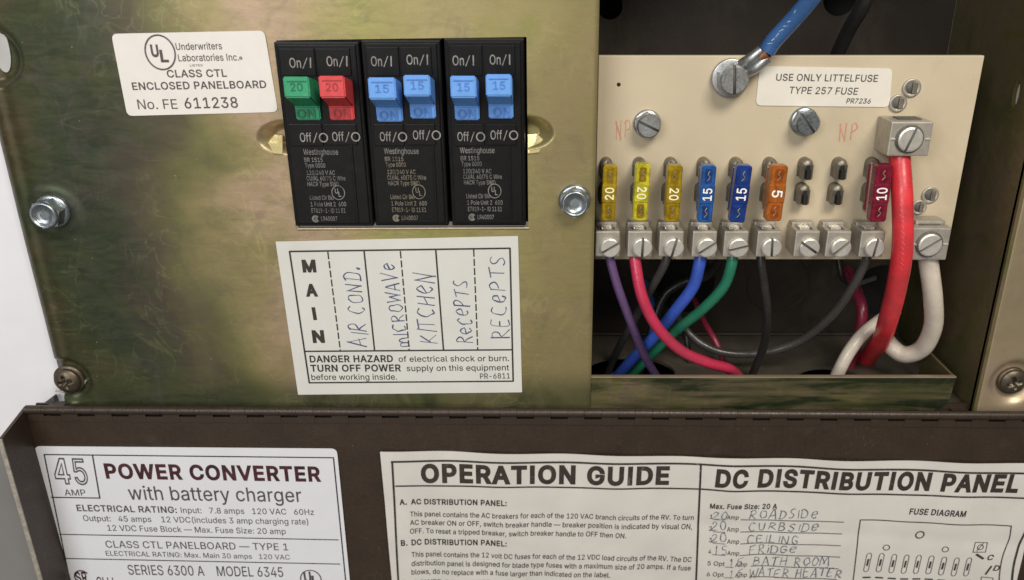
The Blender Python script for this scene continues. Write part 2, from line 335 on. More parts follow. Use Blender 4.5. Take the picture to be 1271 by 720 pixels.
# sans-serif letter outlines: character code, advance, contours as x, y pairs in thousandths
GLYPHS = [
 [32,188],
 [40,273,[89,207,92,264,101,324,114,384,132,441,153,494,177,539,236,539,191,428,161,313,154,258,151,207,160,115,188,16,236,-96,177,-96,139,-21,111,55,95,131]],
 [41,273,[37,-96,86,18,113,116,122,207,119,258,112,313,82,428,37,539,97,539,121,494,142,441,159,384,173,323,181,264,184,207,178,130,161,53,134,-22,97,-96]],
 [44,188,[38,-119,68,71,137,71,84,-119]],
 [45,453,[337,244,337,188,114,188,114,244]],
 [46,188,[95,-4,78,-1,63,9,53,24,50,41,53,59,63,73,78,83,95,87,113,83,128,73,138,59,141,41,138,24,128,9,113,-1]],
 [47,249,[235,533,71,-76,14,-76,178,533]],
 [48,453,[227,-7,174,1,130,24,95,62,69,113,53,178,48,254,53,330,69,395,95,447,130,484,174,508,227,516,279,508,323,484,358,447,384,395,400,330,405,254,400,178,384,113,359,62,323,24,279,1],[227,50,261,56,290,74,313,103,330,144,340,194,344,254,340,314,330,365,313,405,290,435,261,453,227,460,192,453,163,435,140,405,123,365,113,314,109,254,113,194,123,144,140,103,163,74,192,56]],
 [49,453,[76,0,76,55,391,55,391,0],[276,509,276,0,212,0,212,448,86,358,86,427,198,509]],
 [50,453,[64,0,64,47,234,229,282,282,311,327,318,348,320,371,317,397,308,419,293,436,273,449,250,457,224,460,196,457,172,447,153,433,139,413,130,390,127,362,66,362,71,405,86,442,111,473,143,496,182,511,225,516,268,511,306,497,337,474,361,445,376,411,381,372,378,345,371,318,357,290,336,259,267,180,153,60,389,57,389,0]],
 [51,453,[218,-7,173,-3,133,10,98,30,70,57,52,91,44,132,109,132,115,107,126,87,144,71,165,59,191,52,219,50,248,53,275,61,297,74,315,93,325,116,329,145,326,172,316,196,299,217,275,234,242,244,201,248,157,248,157,299,288,448,288,452,70,452,70,509,372,509,372,461,211,278,211,289,264,288,308,276,344,253,371,222,387,186,393,145,387,103,370,66,344,36,309,12,266,-2]],
 [52,453,[40,105,40,158,247,509,311,509,109,166,413,163,413,105],[282,0,282,121,282,146,282,318,343,318,343,0]],
 [53,453,[221,-7,178,-2,140,11,108,32,83,60,66,93,60,130,122,130,127,108,138,89,154,73,173,60,196,52,221,50,250,53,276,64,298,82,314,104,324,131,328,162,324,193,314,221,297,244,275,262,248,273,218,277,167,268,145,258,128,246,67,253,96,509,366,509,366,452,151,452,134,301,155,315,178,325,203,331,229,334,263,330,294,321,321,306,345,285,364,260,379,231,388,199,391,163,385,117,369,76,343,41,309,15,268,-1]],
 [54,453,[226,-7,182,-1,142,15,109,40,84,74,69,115,64,162,68,199,80,239,102,285,137,340,252,509,322,509,151,261,145,261,165,288,196,307,235,314,278,309,316,295,346,271,370,240,384,201,389,157,384,112,368,73,343,39,310,14,271,-2],[226,48,254,52,279,63,299,79,314,101,324,128,327,157,324,187,314,213,299,235,279,251,254,262,226,265,198,262,174,252,153,235,138,214,128,188,125,158,128,128,138,102,153,79,174,63,198,52]],
 [55,453,[97,0,323,448,323,452,62,452,62,509,391,509,391,449,165,0]],
 [56,453,[226,-7,178,-2,136,11,101,33,74,62,57,96,52,135,55,166,65,195,81,220,101,241,125,256,153,265,119,282,93,308,76,342,70,380,75,417,90,450,114,477,146,498,184,511,226,516,269,511,306,498,337,477,361,450,377,417,382,380,376,342,359,308,333,282,300,267,327,256,351,241,372,220,387,195,397,166,401,135,395,96,378,62,352,33,317,11,275,-2],[226,49,258,52,285,60,307,74,323,91,333,113,337,139,333,165,322,189,305,208,283,223,256,232,226,235,196,232,169,223,147,208,130,189,119,165,115,139,119,113,129,91,145,74,167,60,195,52],[226,290,252,292,274,300,293,313,307,330,316,351,319,376,316,399,308,420,294,437,275,449,252,457,226,460,200,457,177,449,159,437,145,420,136,399,133,376,136,351,145,330,159,313,178,300,201,292]],
 [57,453,[226,516,271,510,310,494,343,468,368,434,384,393,389,347,385,309,373,270,350,224,315,168,200,0,130,0,301,248,307,248,287,221,257,202,218,195,175,199,137,214,106,237,83,269,68,307,64,352,69,397,85,436,110,469,143,494,182,510],[226,460,199,457,174,446,154,429,138,407,129,381,125,352,129,322,138,295,154,274,174,257,199,247,226,243,254,247,279,257,299,273,314,295,324,321,327,350,324,381,314,407,299,429,279,446,254,457]],
 [58,188,[95,-4,78,-1,63,9,53,24,50,41,53,59,63,73,78,83,95,87,113,83,128,73,138,59,141,41,138,24,128,9,113,-1],[95,271,78,274,63,284,53,299,50,316,53,334,63,349,78,359,95,362,113,359,128,349,138,334,141,316,138,299,128,284,113,274]],
 [65,480,[16,0,201,509,276,509,463,0,395,0,287,302,264,372,232,478,245,478,213,371,191,302,85,0],[110,142,110,199,370,199,370,142]],
 [66,456,[60,0,60,509,241,509,289,504,329,491,359,469,381,442,394,410,398,374,395,344,387,320,373,301,356,286,315,267,315,262,339,257,363,245,385,227,402,203,414,173,418,136,413,100,400,67,377,39,344,18,301,4,247,0],[125,57,245,57,296,63,330,80,349,105,355,137,352,161,342,184,327,203,306,218,279,228,248,231,125,231],[125,285,238,285,265,288,288,296,308,309,323,326,333,348,336,372,330,403,313,429,283,446,240,452,125,452]],
 [67,510,[267,-7,205,1,150,25,104,63,70,115,48,179,40,254,48,329,70,393,104,445,150,484,205,508,267,516,305,513,340,504,373,490,402,471,427,447,448,418,463,385,473,348,408,348,401,373,389,395,357,428,315,449,267,456,223,450,184,432,150,403,125,364,109,314,103,254,109,194,125,145,151,105,184,76,223,59,267,53,315,60,357,81,389,114,408,160,473,160,463,124,448,91,428,62,402,38,373,19,341,5,305,-4]],
 [68,502,[219,0,96,0,96,57,215,57,272,63,318,81,354,110,379,149,394,198,399,255,394,312,379,361,354,399,320,428,275,446,221,452,93,452,93,509,225,509,294,501,353,478,399,441,433,391,455,329,462,255,455,181,433,119,398,68,351,31,291,8],[125,509,125,0,60,0,60,509]],
 [69,419,[60,0,60,509,372,509,372,452,125,452,125,286,355,286,355,229,125,229,125,57,375,57,375,0]],
 [70,410,[60,0,60,509,369,509,369,452,125,452,125,278,346,278,346,221,125,221,125,0]],
 [71,520,[269,-7,205,1,149,25,104,64,69,116,47,179,40,254,47,329,69,393,103,445,149,484,203,508,265,516,304,513,340,504,374,489,403,469,429,445,449,416,465,384,474,349,408,349,387,393,356,427,315,448,265,456,222,450,183,432,150,404,125,364,109,314,103,254,109,194,125,145,151,105,184,76,224,59,269,53,309,57,345,71,374,93,396,123,410,160,415,202,434,199,283,199,283,256,478,256,478,200,471,141,451,91,419,50,377,19,326,0]],
 [72,517,[60,0,60,509,125,509,125,289,392,289,392,509,457,509,457,0,392,0,392,232,125,232,125,0]],
 [73,205,[70,0,70,545,135,545,135,0]],
 [74,396,[185,-7,124,3,75,33,44,81,33,145,33,173,98,173,98,145,104,104,122,74,149,56,185,50,220,56,248,74,266,104,272,145,272,509,336,509,336,145,326,81,294,33,246,3]],
 [75,467,[104,145,104,216,139,261,174,303,212,344,364,509,448,509,231,276],[60,0,60,509,125,509,125,334,124,225,125,193,125,0],[372,0,188,259,228,309,449,0]],
 [76,393,[60,0,60,509,125,509,125,57,361,57,361,0]],
 [77,628,[60,0,60,509,152,509,277,187,287,159,299,123,311,84,322,49,307,49,318,83,330,121,342,158,352,187,476,509,568,509,568,0,504,0,504,291,504,327,505,369,506,413,507,457,513,457,498,409,482,363,467,322,456,291,342,0,286,0,170,291,159,321,145,361,129,408,112,457,119,457,120,416,121,372,122,328,122,291,122,0]],
 [78,523,[60,0,60,509,136,509,343,183,363,151,388,107,414,55,405,54,401,108,399,157,399,195,399,509,463,509,463,0,387,0,202,290,177,331,148,381,108,452,119,454,122,384,124,328,125,291,125,0]],
 [79,533,[267,-7,205,1,150,25,105,63,70,115,48,179,40,254,48,329,70,393,105,445,150,484,205,508,267,516,329,508,384,484,429,445,464,393,486,329,493,254,486,179,464,115,429,63,384,25,329,1],[267,53,310,59,349,76,383,105,408,144,425,194,430,254,425,314,408,365,383,404,349,433,310,450,267,456,223,450,184,433,151,404,125,364,109,314,103,254,109,194,125,144,151,105,184,76,223,59]],
 [80,445,[60,0,60,509,235,509,289,503,332,487,366,462,390,430,404,391,409,348,404,304,390,265,366,233,332,207,289,191,235,186,109,186,109,242,233,242,269,246,297,256,318,272,333,294,342,319,344,348,342,376,333,402,318,423,297,439,268,449,232,452,125,452,125,0]],
 [81,533,[245,159,313,159,369,85,384,65,468,-48,401,-48,346,27,331,46],[267,-7,205,1,150,25,105,63,70,115,48,179,40,254,48,329,70,393,105,445,150,484,205,508,267,516,329,508,384,484,429,445,464,393,486,329,493,254,486,179,464,115,429,63,384,25,329,1],[267,53,310,59,349,76,383,105,408,144,425,194,430,254,425,314,408,365,383,404,349,433,310,450,267,456,223,450,184,433,151,404,125,364,109,314,103,254,109,194,125,144,151,105,184,76,223,59]],
 [82,449,[60,0,60,509,236,509,290,504,333,489,367,465,390,433,405,395,409,352,405,309,390,271,367,240,333,217,289,203,236,198,96,198,96,255,234,255,269,258,298,267,319,281,334,300,342,324,345,352,342,380,334,405,319,425,298,440,269,449,233,452,125,452,125,0],[353,0,230,229,303,229,428,0]],
 [83,447,[224,-9,172,-4,128,9,91,31,64,60,46,96,38,137,104,137,110,110,123,88,142,71,166,59,194,52,224,49,257,52,286,60,311,74,329,92,341,114,346,139,342,161,332,179,316,193,296,205,245,222,184,239,128,260,86,289,60,326,52,372,58,413,75,448,102,476,138,498,180,511,227,516,275,511,316,498,351,476,377,449,394,415,401,378,337,378,326,412,302,437,267,453,225,459,194,456,167,448,145,435,129,418,118,398,115,376,119,352,131,334,148,319,169,308,212,293,264,279,312,264,359,238,379,220,395,198,405,171,408,139,403,99,386,64,360,34,323,11,278,-4]],
 [84,449,[32,452,32,509,417,509,417,452,257,452,257,0,193,0,193,452]],
 [85,517,[259,-8,203,-2,154,15,114,43,85,80,66,124,60,173,60,509,124,509,124,178,128,144,141,113,160,87,187,68,220,56,259,52,298,56,331,68,357,87,377,113,389,144,393,178,393,509,457,509,457,173,451,124,433,80,403,43,363,15,315,-2]],
 [86,480,[204,0,16,509,84,509,192,206,215,137,248,31,235,31,267,138,290,206,395,509,463,509,278,0]],
 [87,686,[155,0,16,509,82,509,163,196,175,145,187,94,197,40,189,40,200,94,211,145,224,196,306,509,380,509,462,196,474,145,486,94,497,40,488,40,499,94,510,145,523,196,603,509,670,509,530,0,455,0,368,323,351,391,336,475,350,475,335,395,318,323,230,0]],
 [88,474,[18,0,217,284,217,236,29,509,104,509,178,400,204,361,223,329,243,292,232,292,252,329,272,361,298,400,374,509,446,509,259,239,259,287,456,0,382,0,292,129,268,165,250,195,230,231,244,231,225,196,206,166,182,129,91,0]],
 [89,472,[203,0,203,208,16,509,91,509,192,344,222,292,250,230,224,230,251,293,280,344,381,509,455,509,268,208,268,0]],
 [90,438,[42,0,42,46,273,385,306,431,341,476,348,454,285,452,223,452,40,452,40,509,397,509,397,462,169,129,134,81,97,33,90,54,152,57,214,57,399,57,399,0]],
 [97,389,[160,-9,126,-5,94,5,68,22,48,45,35,73,30,108,34,138,43,161,58,179,78,193,125,211,178,220,234,227,265,235,273,243,276,255,273,279,267,297,256,311,240,322,220,329,196,331,171,329,149,322,118,301,100,274,41,291,57,322,79,346,104,364,133,375,163,382,194,384,239,379,286,360,306,343,322,320,333,290,337,251,337,0,277,0,277,52,272,52,252,25,215,1,190,-6],[170,45,202,49,228,59,248,74,263,93,272,115,276,138,276,190,259,182,231,176,200,171,175,168,134,159,117,150,103,139,95,124,92,105,94,87,102,72,114,61,130,52]],
 [98,424,[229,-8,198,-5,172,4,138,31,118,59,112,59,112,0,53,0,53,509,114,509,114,319,118,319,137,346,171,373,197,381,229,384,274,378,313,361,345,332,370,293,385,245,390,189,385,133,370,84,346,45,313,16,274,-2],[220,47,253,51,279,66,301,88,316,117,325,151,328,189,325,227,316,261,301,290,280,311,253,325,220,330,188,325,161,312,140,291,125,263,116,229,113,189,116,150,125,115,140,86,162,65,188,51]],
 [99,396,[207,-8,159,-2,117,16,82,46,56,85,40,133,34,187,40,243,56,291,82,330,117,360,159,378,207,384,260,377,305,356,340,322,362,277,303,262,290,289,270,311,242,325,207,330,173,325,145,310,124,287,108,258,99,224,96,187,99,151,108,117,124,89,145,66,173,51,207,46,243,52,271,66,292,89,304,117,363,102,354,78,341,56,306,21,261,-1]],
 [100,424,[195,-8,151,-2,111,16,79,45,55,84,39,133,34,189,39,245,55,293,79,332,112,361,151,378,196,384,228,381,253,373,287,346,306,319,311,319,311,509,372,509,372,0,313,0,313,59,307,59,287,31,252,4,227,-5],[205,47,236,51,263,65,284,86,299,115,309,150,312,189,309,229,300,263,284,291,263,312,237,325,205,330,172,325,145,311,124,290,108,261,99,227,96,189,99,151,109,117,124,88,145,66,172,51]],
 [101,404,[212,-8,161,-2,117,16,82,46,56,85,40,132,34,187,39,242,55,290,81,329,115,359,157,378,205,384,236,382,266,374,294,361,319,341,341,315,357,282,368,242,371,194,371,169,75,169,75,221,338,221,310,202,307,237,298,269,283,294,263,314,237,326,205,330,173,326,146,313,125,294,109,270,99,241,96,211,96,178,100,139,110,106,128,80,151,61,179,50,212,46,254,53,285,73,306,105,365,91,353,63,335,39,311,19,283,4,249,-5]],
 [102,254,[228,379,228,327,6,327,6,379],[81,0,81,432,84,461,96,486,113,505,135,519,161,527,187,530,222,527,243,521,227,468,215,472,195,474,171,470,154,460,145,443,142,419,142,0]],
 [103,425,[207,-151,168,-148,134,-140,105,-127,82,-110,64,-91,51,-69,101,-41,122,-66,154,-88,178,-95,207,-97,249,-92,282,-75,304,-47,311,-6,311,68,306,68,287,41,252,16,227,8,195,5,152,10,113,27,80,53,55,90,39,136,34,191,39,246,55,293,80,332,112,361,152,378,196,384,228,382,253,373,288,346,308,319,313,319,313,379,372,379,372,-9,367,-54,350,-90,324,-117,291,-136,251,-147],[205,59,237,63,264,75,285,95,300,121,309,154,312,193,309,231,300,264,285,291,264,312,237,325,205,330,172,325,145,312,124,290,109,262,99,229,96,193,99,155,109,123,124,96,145,76,172,63]],
 [104,410,[114,227,114,0,53,0,53,509,114,509,114,287,102,287,124,332,152,362,187,379,227,384,264,380,295,369,321,349,341,321,353,285,357,240,357,0,296,0,296,235,290,275,273,304,246,323,210,329,184,326,161,317,141,303,126,283,117,257]],
 [105,167,[53,0,53,379,114,379,114,0],[84,443,67,446,54,455,44,468,41,483,44,499,54,512,67,521,84,524,100,521,114,512,123,499,126,483,123,468,114,455,100,446]],
 [106,167,[53,379,114,379,114,-30,111,-63,102,-90,86,-113,65,-129,37,-139,4,-143,-10,-143,-10,-87,2,-87,25,-83,40,-72,50,-54,53,-29],[83,443,67,446,53,455,44,468,41,483,44,499,53,512,67,521,83,524,100,521,114,512,123,499,126,483,123,468,114,455,100,446]],
 [107,381,[110,137,110,212,121,212,284,379,360,379,184,199,177,199],[53,0,53,509,114,509,114,0],[294,0,148,186,191,229,372,0]],
 [108,189,[139,-2,101,3,74,20,58,47,53,84,53,509,114,509,114,99,115,77,120,62,130,54,146,52,160,53,170,54,181,3,162,-1]],
 [109,610,[53,0,53,379,112,379,112,295,108,295,118,323,132,346,151,363,172,376,195,384,219,386,257,380,287,361,309,331,321,295,312,295,322,321,337,343,357,361,381,375,407,383,437,386,468,383,497,372,522,354,541,328,553,296,557,255,557,0,496,0,496,254,490,289,473,313,447,326,419,330,395,328,374,320,358,307,345,290,338,270,335,247,335,0,274,0,274,260,269,288,253,311,229,326,199,330,178,328,158,320,140,307,126,289,117,266,114,238,114,0]],
 [110,410,[114,227,114,0,53,0,53,379,112,379,112,287,102,287,124,332,152,362,187,379,227,384,264,380,295,369,321,349,341,321,353,285,357,240,357,0,296,0,296,235,290,275,273,304,246,323,210,329,184,326,161,317,141,303,126,283,117,257]],
 [111,415,[207,-8,159,-2,117,16,82,46,56,85,40,133,34,187,40,243,56,291,82,330,117,360,159,378,207,384,256,378,299,360,333,330,359,291,376,243,381,187,376,133,359,85,333,46,299,16,256,-2],[207,46,242,51,270,66,292,89,307,117,316,151,319,187,316,224,307,258,292,287,270,310,242,325,207,330,173,325,145,310,124,287,108,258,99,224,96,187,99,151,108,117,124,89,145,66,173,51]],
 [112,424,[53,-143,53,379,112,379,112,319,118,319,137,346,171,373,197,381,229,384,274,378,313,361,345,332,370,293,385,245,390,189,385,133,370,84,346,45,313,16,274,-2,229,-8,198,-5,173,4,138,31,118,59,114,59,114,-143],[220,47,253,51,279,66,301,88,316,117,325,151,328,189,325,227,316,261,301,290,280,311,253,325,220,330,188,325,161,312,140,291,125,263,116,229,113,189,116,150,125,115,140,86,162,65,188,51]],
 [113,424,[372,-143,311,-143,311,59,306,59,287,31,252,4,227,-5,195,-8,151,-2,111,16,79,45,55,84,39,133,34,189,39,245,55,293,79,332,112,361,151,378,196,384,228,381,253,373,287,346,307,319,313,319,313,379,372,379],[205,47,236,51,263,65,284,86,299,115,309,150,312,189,309,229,300,263,284,291,263,312,237,325,205,330,172,325,145,311,124,290,108,261,99,227,96,189,99,151,109,117,124,88,145,66,172,51]],
 [114,259,[53,0,53,379,112,379,112,321,130,347,152,367,181,380,213,385,229,384,243,384,243,322,230,324,207,326,182,323,159,315,140,301,126,284,117,262,114,237,114,0]],
 [115,365,[182,-8,145,-5,112,3,84,18,62,38,45,63,36,94,94,107,105,79,124,60,150,49,181,45,217,50,244,62,262,81,268,103,265,121,254,136,237,147,212,155,149,170,104,186,72,208,53,237,47,274,51,305,65,332,87,354,115,370,149,381,187,384,223,381,254,372,279,358,299,339,314,316,324,290,268,277,258,298,243,316,219,328,187,333,156,329,131,317,114,299,109,277,112,258,124,243,144,232,172,223,229,209,275,194,306,171,325,142,331,107,326,75,312,47,290,24,260,6,223,-5]],
 [116,227,[204,379,204,327,6,327,6,379],[65,471,126,471,126,98,128,76,136,61,150,53,170,50,185,51,202,54,213,2,192,-3,168,-4,125,2,92,21,72,52,65,93]],
 [117,410,[182,-5,146,-1,115,11,89,31,69,59,57,95,53,139,53,379,114,379,114,144,119,105,137,75,164,56,200,50,226,53,249,62,268,77,283,97,293,122,296,153,296,379,357,379,357,0,298,0,298,92,307,92,286,47,257,17,222,0]],
 [118,389,[163,0,17,379,84,379,165,155,187,87,206,21,184,21,203,87,224,155,305,379,371,379,226,0]],
 [119,567,[138,0,23,379,87,379,133,214,154,137,175,41,165,41,186,135,206,214,252,379,316,379,362,214,382,136,402,41,391,41,413,135,434,214,480,379,545,379,429,0,368,0,319,172,305,225,291,280,277,338,291,338,277,280,263,225,248,172,199,0]],
 [120,379,[21,0,171,218,171,171,29,379,100,379,147,306,179,253,207,206,175,206,202,253,233,306,282,379,352,379,209,169,209,214,358,0,287,0,231,85,200,136,173,182,205,182,178,136,148,85,91,0]],
 [121,389,[47,-139,61,-86,71,-87,104,-89,118,-84,130,-74,141,-58,151,-36,163,-1,17,379,84,379,165,155,187,87,206,21,184,21,202,87,224,155,305,379,371,379,204,-58,177,-107,159,-124,139,-136,117,-143,91,-145,65,-143]],
 [122,380,[42,0,42,46,254,320,48,323,48,379,333,379,333,331,126,60,126,56,339,56,339,0]],
 [8212,699,[699,244,699,188,0,188,0,244]]]
FONT = {}
for g in GLYPHS:
    FONT[chr(g[0])] = (g[1]/1000, [[Vector((n[i]/1000, n[i+1]/1000)) for i in range(0, len(n), 2)] for n in g[2:]])
def _area(p): return sum(p[i].x*p[(i+1)%len(p)].y-p[(i+1)%len(p)].x*p[i].y for i in range(len(p)))/2
_cap0 = max(v.y for v in FONT['H'][1][0])
for k_ in ('I',):
    for c in FONT[k_][1]:
        for v in c:
            if v.y > .1: v.y = _cap0
def _grow(p, d):
    out = []; n = len(p)
    for i in range(n):
        a, b, c = p[i-1], p[i], p[(i+1)%n]; e = (b-a).normalized(); f = (c-b).normalized()
        n1 = Vector((-e.y, e.x)); n2 = Vector((-f.y, f.x)); m = n1+n2
        if m.length < .2: out.append(b+n1*d); continue
        m.normalize(); out.append(b+m*d/max(.55, m.dot(n1)))
    return out
from mathutils.geometry import delaunay_2d_cdt
_fc = {}
def _fill(ch, cs, bold):
    """triangles of a letter: everything its (grown) contours wind round"""
    k = (ch, bold)
    if k in _fc: return _fc[k]
    loops = [_grow(c, bold) for c in cs]; pv = []; pe = []
    for l in loops:
        b = len(pv); pv += l; pe += [(b+i, b+(i+1) % len(l)) for i in range(len(l))]
    if not pv: _fc[k] = ([], []); return _fc[k]
    V, E_, T_, *_r = delaunay_2d_cdt(pv, pe, [], 0, 1e-5)
    out = []
    for t in T_:
        cx = sum(V[i].x for i in t)/3; cy = sum(V[i].y for i in t)/3; w_ = 0
        for l in loops:
            for i in range(len(l)):
                p, q = l[i-1], l[i]
                if (p.y <= cy) != (q.y <= cy):
                    if p.x+(cy-p.y)/(q.y-p.y)*(q.x-p.x) > cx: w_ += 1 if q.y > p.y else -1
        if w_ < 0: out.append(list(t))
    _fc[k] = (V, out); return _fc[k]
def glyphs(s, bold=0.0, outline=0.0):
    k = (s, bold, outline)
    if k in _tc: return _tc[k]
    vs = []; fs = []; x = 0.0; bold = bold*.62
    for ch in s:
        adv, cs = FONT.get(ch, FONT[' ']); cs = [c for c in cs if len(c) > 2]
        if outline:
            if ch == '4': cs = [_o4, _i4]
            for c in cs:
                n = len(c); o1 = _grow(c, outline); o2 = _grow(c, -outline); b = len(vs)
                vs += [Vector((p.x+x, p.y, 0)) for p in o1+o2]; fs += [[b+i, b+(i+1)%n, b+n+(i+1)%n, b+n+i] for i in range(n)]
        else:
            gv, gf = _fill(ch, cs, bold); b = len(vs)
            vs += [Vector((p.x+x, p.y, 0)) for p in gv]; fs += [[b+i for i in t] for t in gf]
        x += adv + bold*1.6
    _tc[k] = (vs, fs); return _tc[k]
_h = _cap0
_o4 = [Vector(p)*_h for p in ((.48,0),(.48,.2),(.0,.2),(.0,.36),(.42,1),(.66,1),(.66,.36),(.78,.36),(.78,.2),(.66,.2),(.66,0))][::-1]
_i4 = [Vector(p)*_h for p in ((.19,.36),(.48,.36),(.48,.80))]
CAPH = _cap0

class Surf:
    """a printed plane: depth Y, optional relief (x,z)->dy and dz"""
    def __init__(s, Y, rel=None, edge=None): s.Y = Y; s.rel = rel; s.edge = edge
    def pt(s, x, z, lift=0.0):
        dy = s.rel(x, z) if s.rel else 0; dz = s.edge(x, z) if s.edge else 0
        return Vector((x, s.Y+dy-lift, z+dz))
    def pix(s, px, py, lift=0.0):
        p = P(px, py, s.Y); return s.pt(p.x, p.z, lift)
LIFT = .10
def frame(sf, a, b, cap):
    A = P(*a, sf.Y); B = P(*b, sf.Y); u = Vector((B.x-A.x, B.z-A.z)); L = u.length; u /= L
    d = Vector((b[0]-a[0], b[1]-a[1])).normalized(); up = (a[0]+d.y*cap, a[1]-d.x*cap); C = P(*up, sf.Y)
    v = Vector((-u.y, u.x)); h = abs((Vector((C.x-A.x, C.z-A.z))).dot(v))
    return A, u, v, L, h
def text(mb, sf, s, a, b, cap, bold=0.0, outline=0.0, lift=LIFT, slant=0.0):
    """a, b: where the baseline starts and ends in the photograph; cap: capital height there"""
    vs, fs = glyphs(s, bold, outline); x0 = min(v.x for v in vs); x1 = max(v.x for v in vs)
    A, u, v, L, h = frame(sf, a, b, cap); kx = L/(x1-x0); ky = h/CAPH
    out = []
    for g in vs:
        gx = (g.x-x0)*kx + g.y*ky*slant; gy = g.y*ky
        out.append(sf.pt(A.x+u.x*gx+v.x*gy, A.z+u.y*gx+v.y*gy, lift))
    mb.add(out, fs)
_j = [0]
def ribbon(mb, sf, pts, wd, lift=LIFT, press=None):
    """stroke of width wd (mm) through (x,z) points on the surface"""
    _j[0] = (_j[0]+1) % 7; lift = lift+_j[0]*.008
    pts = [Vector(p) for p in pts]; n = len(pts); L = []; R = []
    for i in range(n):
        t = pts[min(i+1, n-1)]-pts[max(i-1, 0)]
        if t.length < 1e-6: t = Vector((1, 0))
        t.normalize(); m = Vector((-t.y, t.x))*wd*.5*(press[i] if press else 1); e = t*wd*.25*(-1 if i == 0 else (1 if i == n-1 else 0))
        L.append(pts[i]+m+e); R.append(pts[i]-m+e)
    mb.add([sf.pt(p.x, p.y, lift+.0012*i) for i, p in enumerate(L)]+[sf.pt(p.x, p.y, lift+.0012*i) for i, p in enumerate(R)], [(i, i+1, n+i+1, n+i) for i in range(n-1)])
def line(mb, sf, a, b, wpx, lift=LIFT, n=1, dash=None):
    A = P(*a, sf.Y); B = P(*b, sf.Y); wd = wpx*.262
    if dash:
        D = Vector((B.x-A.x, B.z-A.z)); L = D.length; D /= L; t = 0
        while t < L:
            e = min(L, t+dash[0]); ribbon(mb, sf, [(A.x+D.x*t, A.z+D.y*t), (A.x+D.x*e, A.z+D.y*e)], wd, lift); t += dash[0]+dash[1]
        return
    ribbon(mb, sf, [(A.x+(B.x-A.x)*k/n, A.z+(B.z-A.z)*k/n) for k in range(n+1)], wd, lift)
def ring(mb, sf, c, rpx, wpx, lift=LIFT, a0=0, a1=360, sx=1, n=28, sz=1.0):
    C = P(*c, sf.Y); r = rpx*.262
    ribbon(mb, sf, [(C.x+r*sx*math.cos(math.radians(a0+(a1-a0)*k/n)), C.z+r*sz*math.sin(math.radians(a0+(a1-a0)*k/n))) for k in range(n+1)], wpx*.262, lift)

def arc(cx, cy, rx, ry, a0, a1, n=7):
    return [(cx+rx*math.cos(math.radians(a0+(a1-a0)*k/n)), cy+ry*math.sin(math.radians(a0+(a1-a0)*k/n))) for k in range(n+1)]
HW = {  # hand lettering as pen strokes on a 0..1 grid
 'A': [[(0,0),(.42,1),(.5,.98),(.85,0)], [(.12,.35),(.75,.42)]],
 'I': [[(.4,0),(.42,1)]], 'i': [[(.4,0),(.42,.62)], [(.42,.82),(.44,.88)]],
 'R': [[(.1,0),(.15,1)], [(.05,.92),(.4,1.0),(.72,.82),(.6,.58),(.2,.46),(.45,.3),(.85,0)]],
 'C': [arc(.5,.5,.42,.5,55,300,9)], 'O': [arc(.5,.48,.38,.46,100,470,12)], 'o': [arc(.5,.33,.32,.33,100,470,10)],
 'N': [[(.05,0),(.12,.95),(.15,.95),(.65,.05),(.7,.05),(.78,1.08)]],
 'D': [[(.12,0),(.15,1)], [(.02,.95),(.4,1),(.78,.75),(.82,.35),(.55,.04),(.02,0)]],
 '.': [arc(.3,.1,.1,.1,0,360,6)],
 'M': [[(.0,0),(.1,1),(.12,1),(.42,.3),(.46,.3),(.78,1),(.8,1),(.95,0)]],
 'm': [[(.0,0),(.05,.65),(.3,.6),(.4,0)], [(.4,.4),(.6,.65),(.78,.55),(.85,.0)]],
 'W': [[(0,1),(.2,.02),(.24,.02),(.48,.7),(.5,.7),(.72,.02),(.76,.02),(1,1)]],
 'V': [[(0,1),(.38,.02),(.42,.02),(.85,1.05)]],
 'e': [[(.08,.38),(.7,.52)]+arc(.42,.45,.32,.4,20,320,9)],
 'K': [[(.1,0),(.15,1)], [(.75,1.05),(.18,.42),(.22,.42),(.85,0)]],
 'T': [[(.45,0),(.48,.96)], [(0,.9),(.95,1.02)]],
 'H': [[(.08,0),(.12,1)], [(.75,0),(.8,1.05)], [(.1,.48),(.78,.56)]],
 'P': [[(.1,0),(.15,1)], [(.05,.92),(.4,1.02),(.75,.8),(.6,.55),(.18,.46)]],
 'S': [[(.75,.92),(.45,1.0),(.15,.8),(.3,.6),(.6,.42),(.68,.18),(.4,0),(.05,.08)]],
 'U': [[(.08,1),(.1,.3),(.35,.0),(.65,.15),(.75,1)]],
 'B': [[(.1,0),(.15,1)], [(.05,.96),(.45,1),(.65,.8),(.5,.58),(.18,.52)], [(.18,.52),(.6,.5),(.75,.25),(.5,.02),(.05,0)]],
 'L': [[(.15,1),(.1,.04),(.12,.02),(.75,.05)]],
 'G': [[(.78,.85)]+arc(.48,.5,.4,.48,60,310,9)+[(.78,.42),(.5,.42)]],
 'F': [[(.1,0),(.15,1)], [(.05,.95),(.8,1.02)], [(.12,.52),(.6,.56)]],
 'E': [[(.7,1),(.12,.96),(.1,.04),(.75,.02)], [(.1,.5),(.6,.54)]],
 '2': [[(.1,.75),(.35,1),(.68,.8),(.5,.45),(.05,.02),(.8,.06)]], '0': [arc(.45,.5,.35,.5,100,470,12)],
 '1': [[(.3,.8),(.45,1),(.42,0)]], '5': [[(.75,1),(.2,.95),(.15,.55),(.5,.6),(.72,.3),(.5,.02),(.08,.06)]],
}
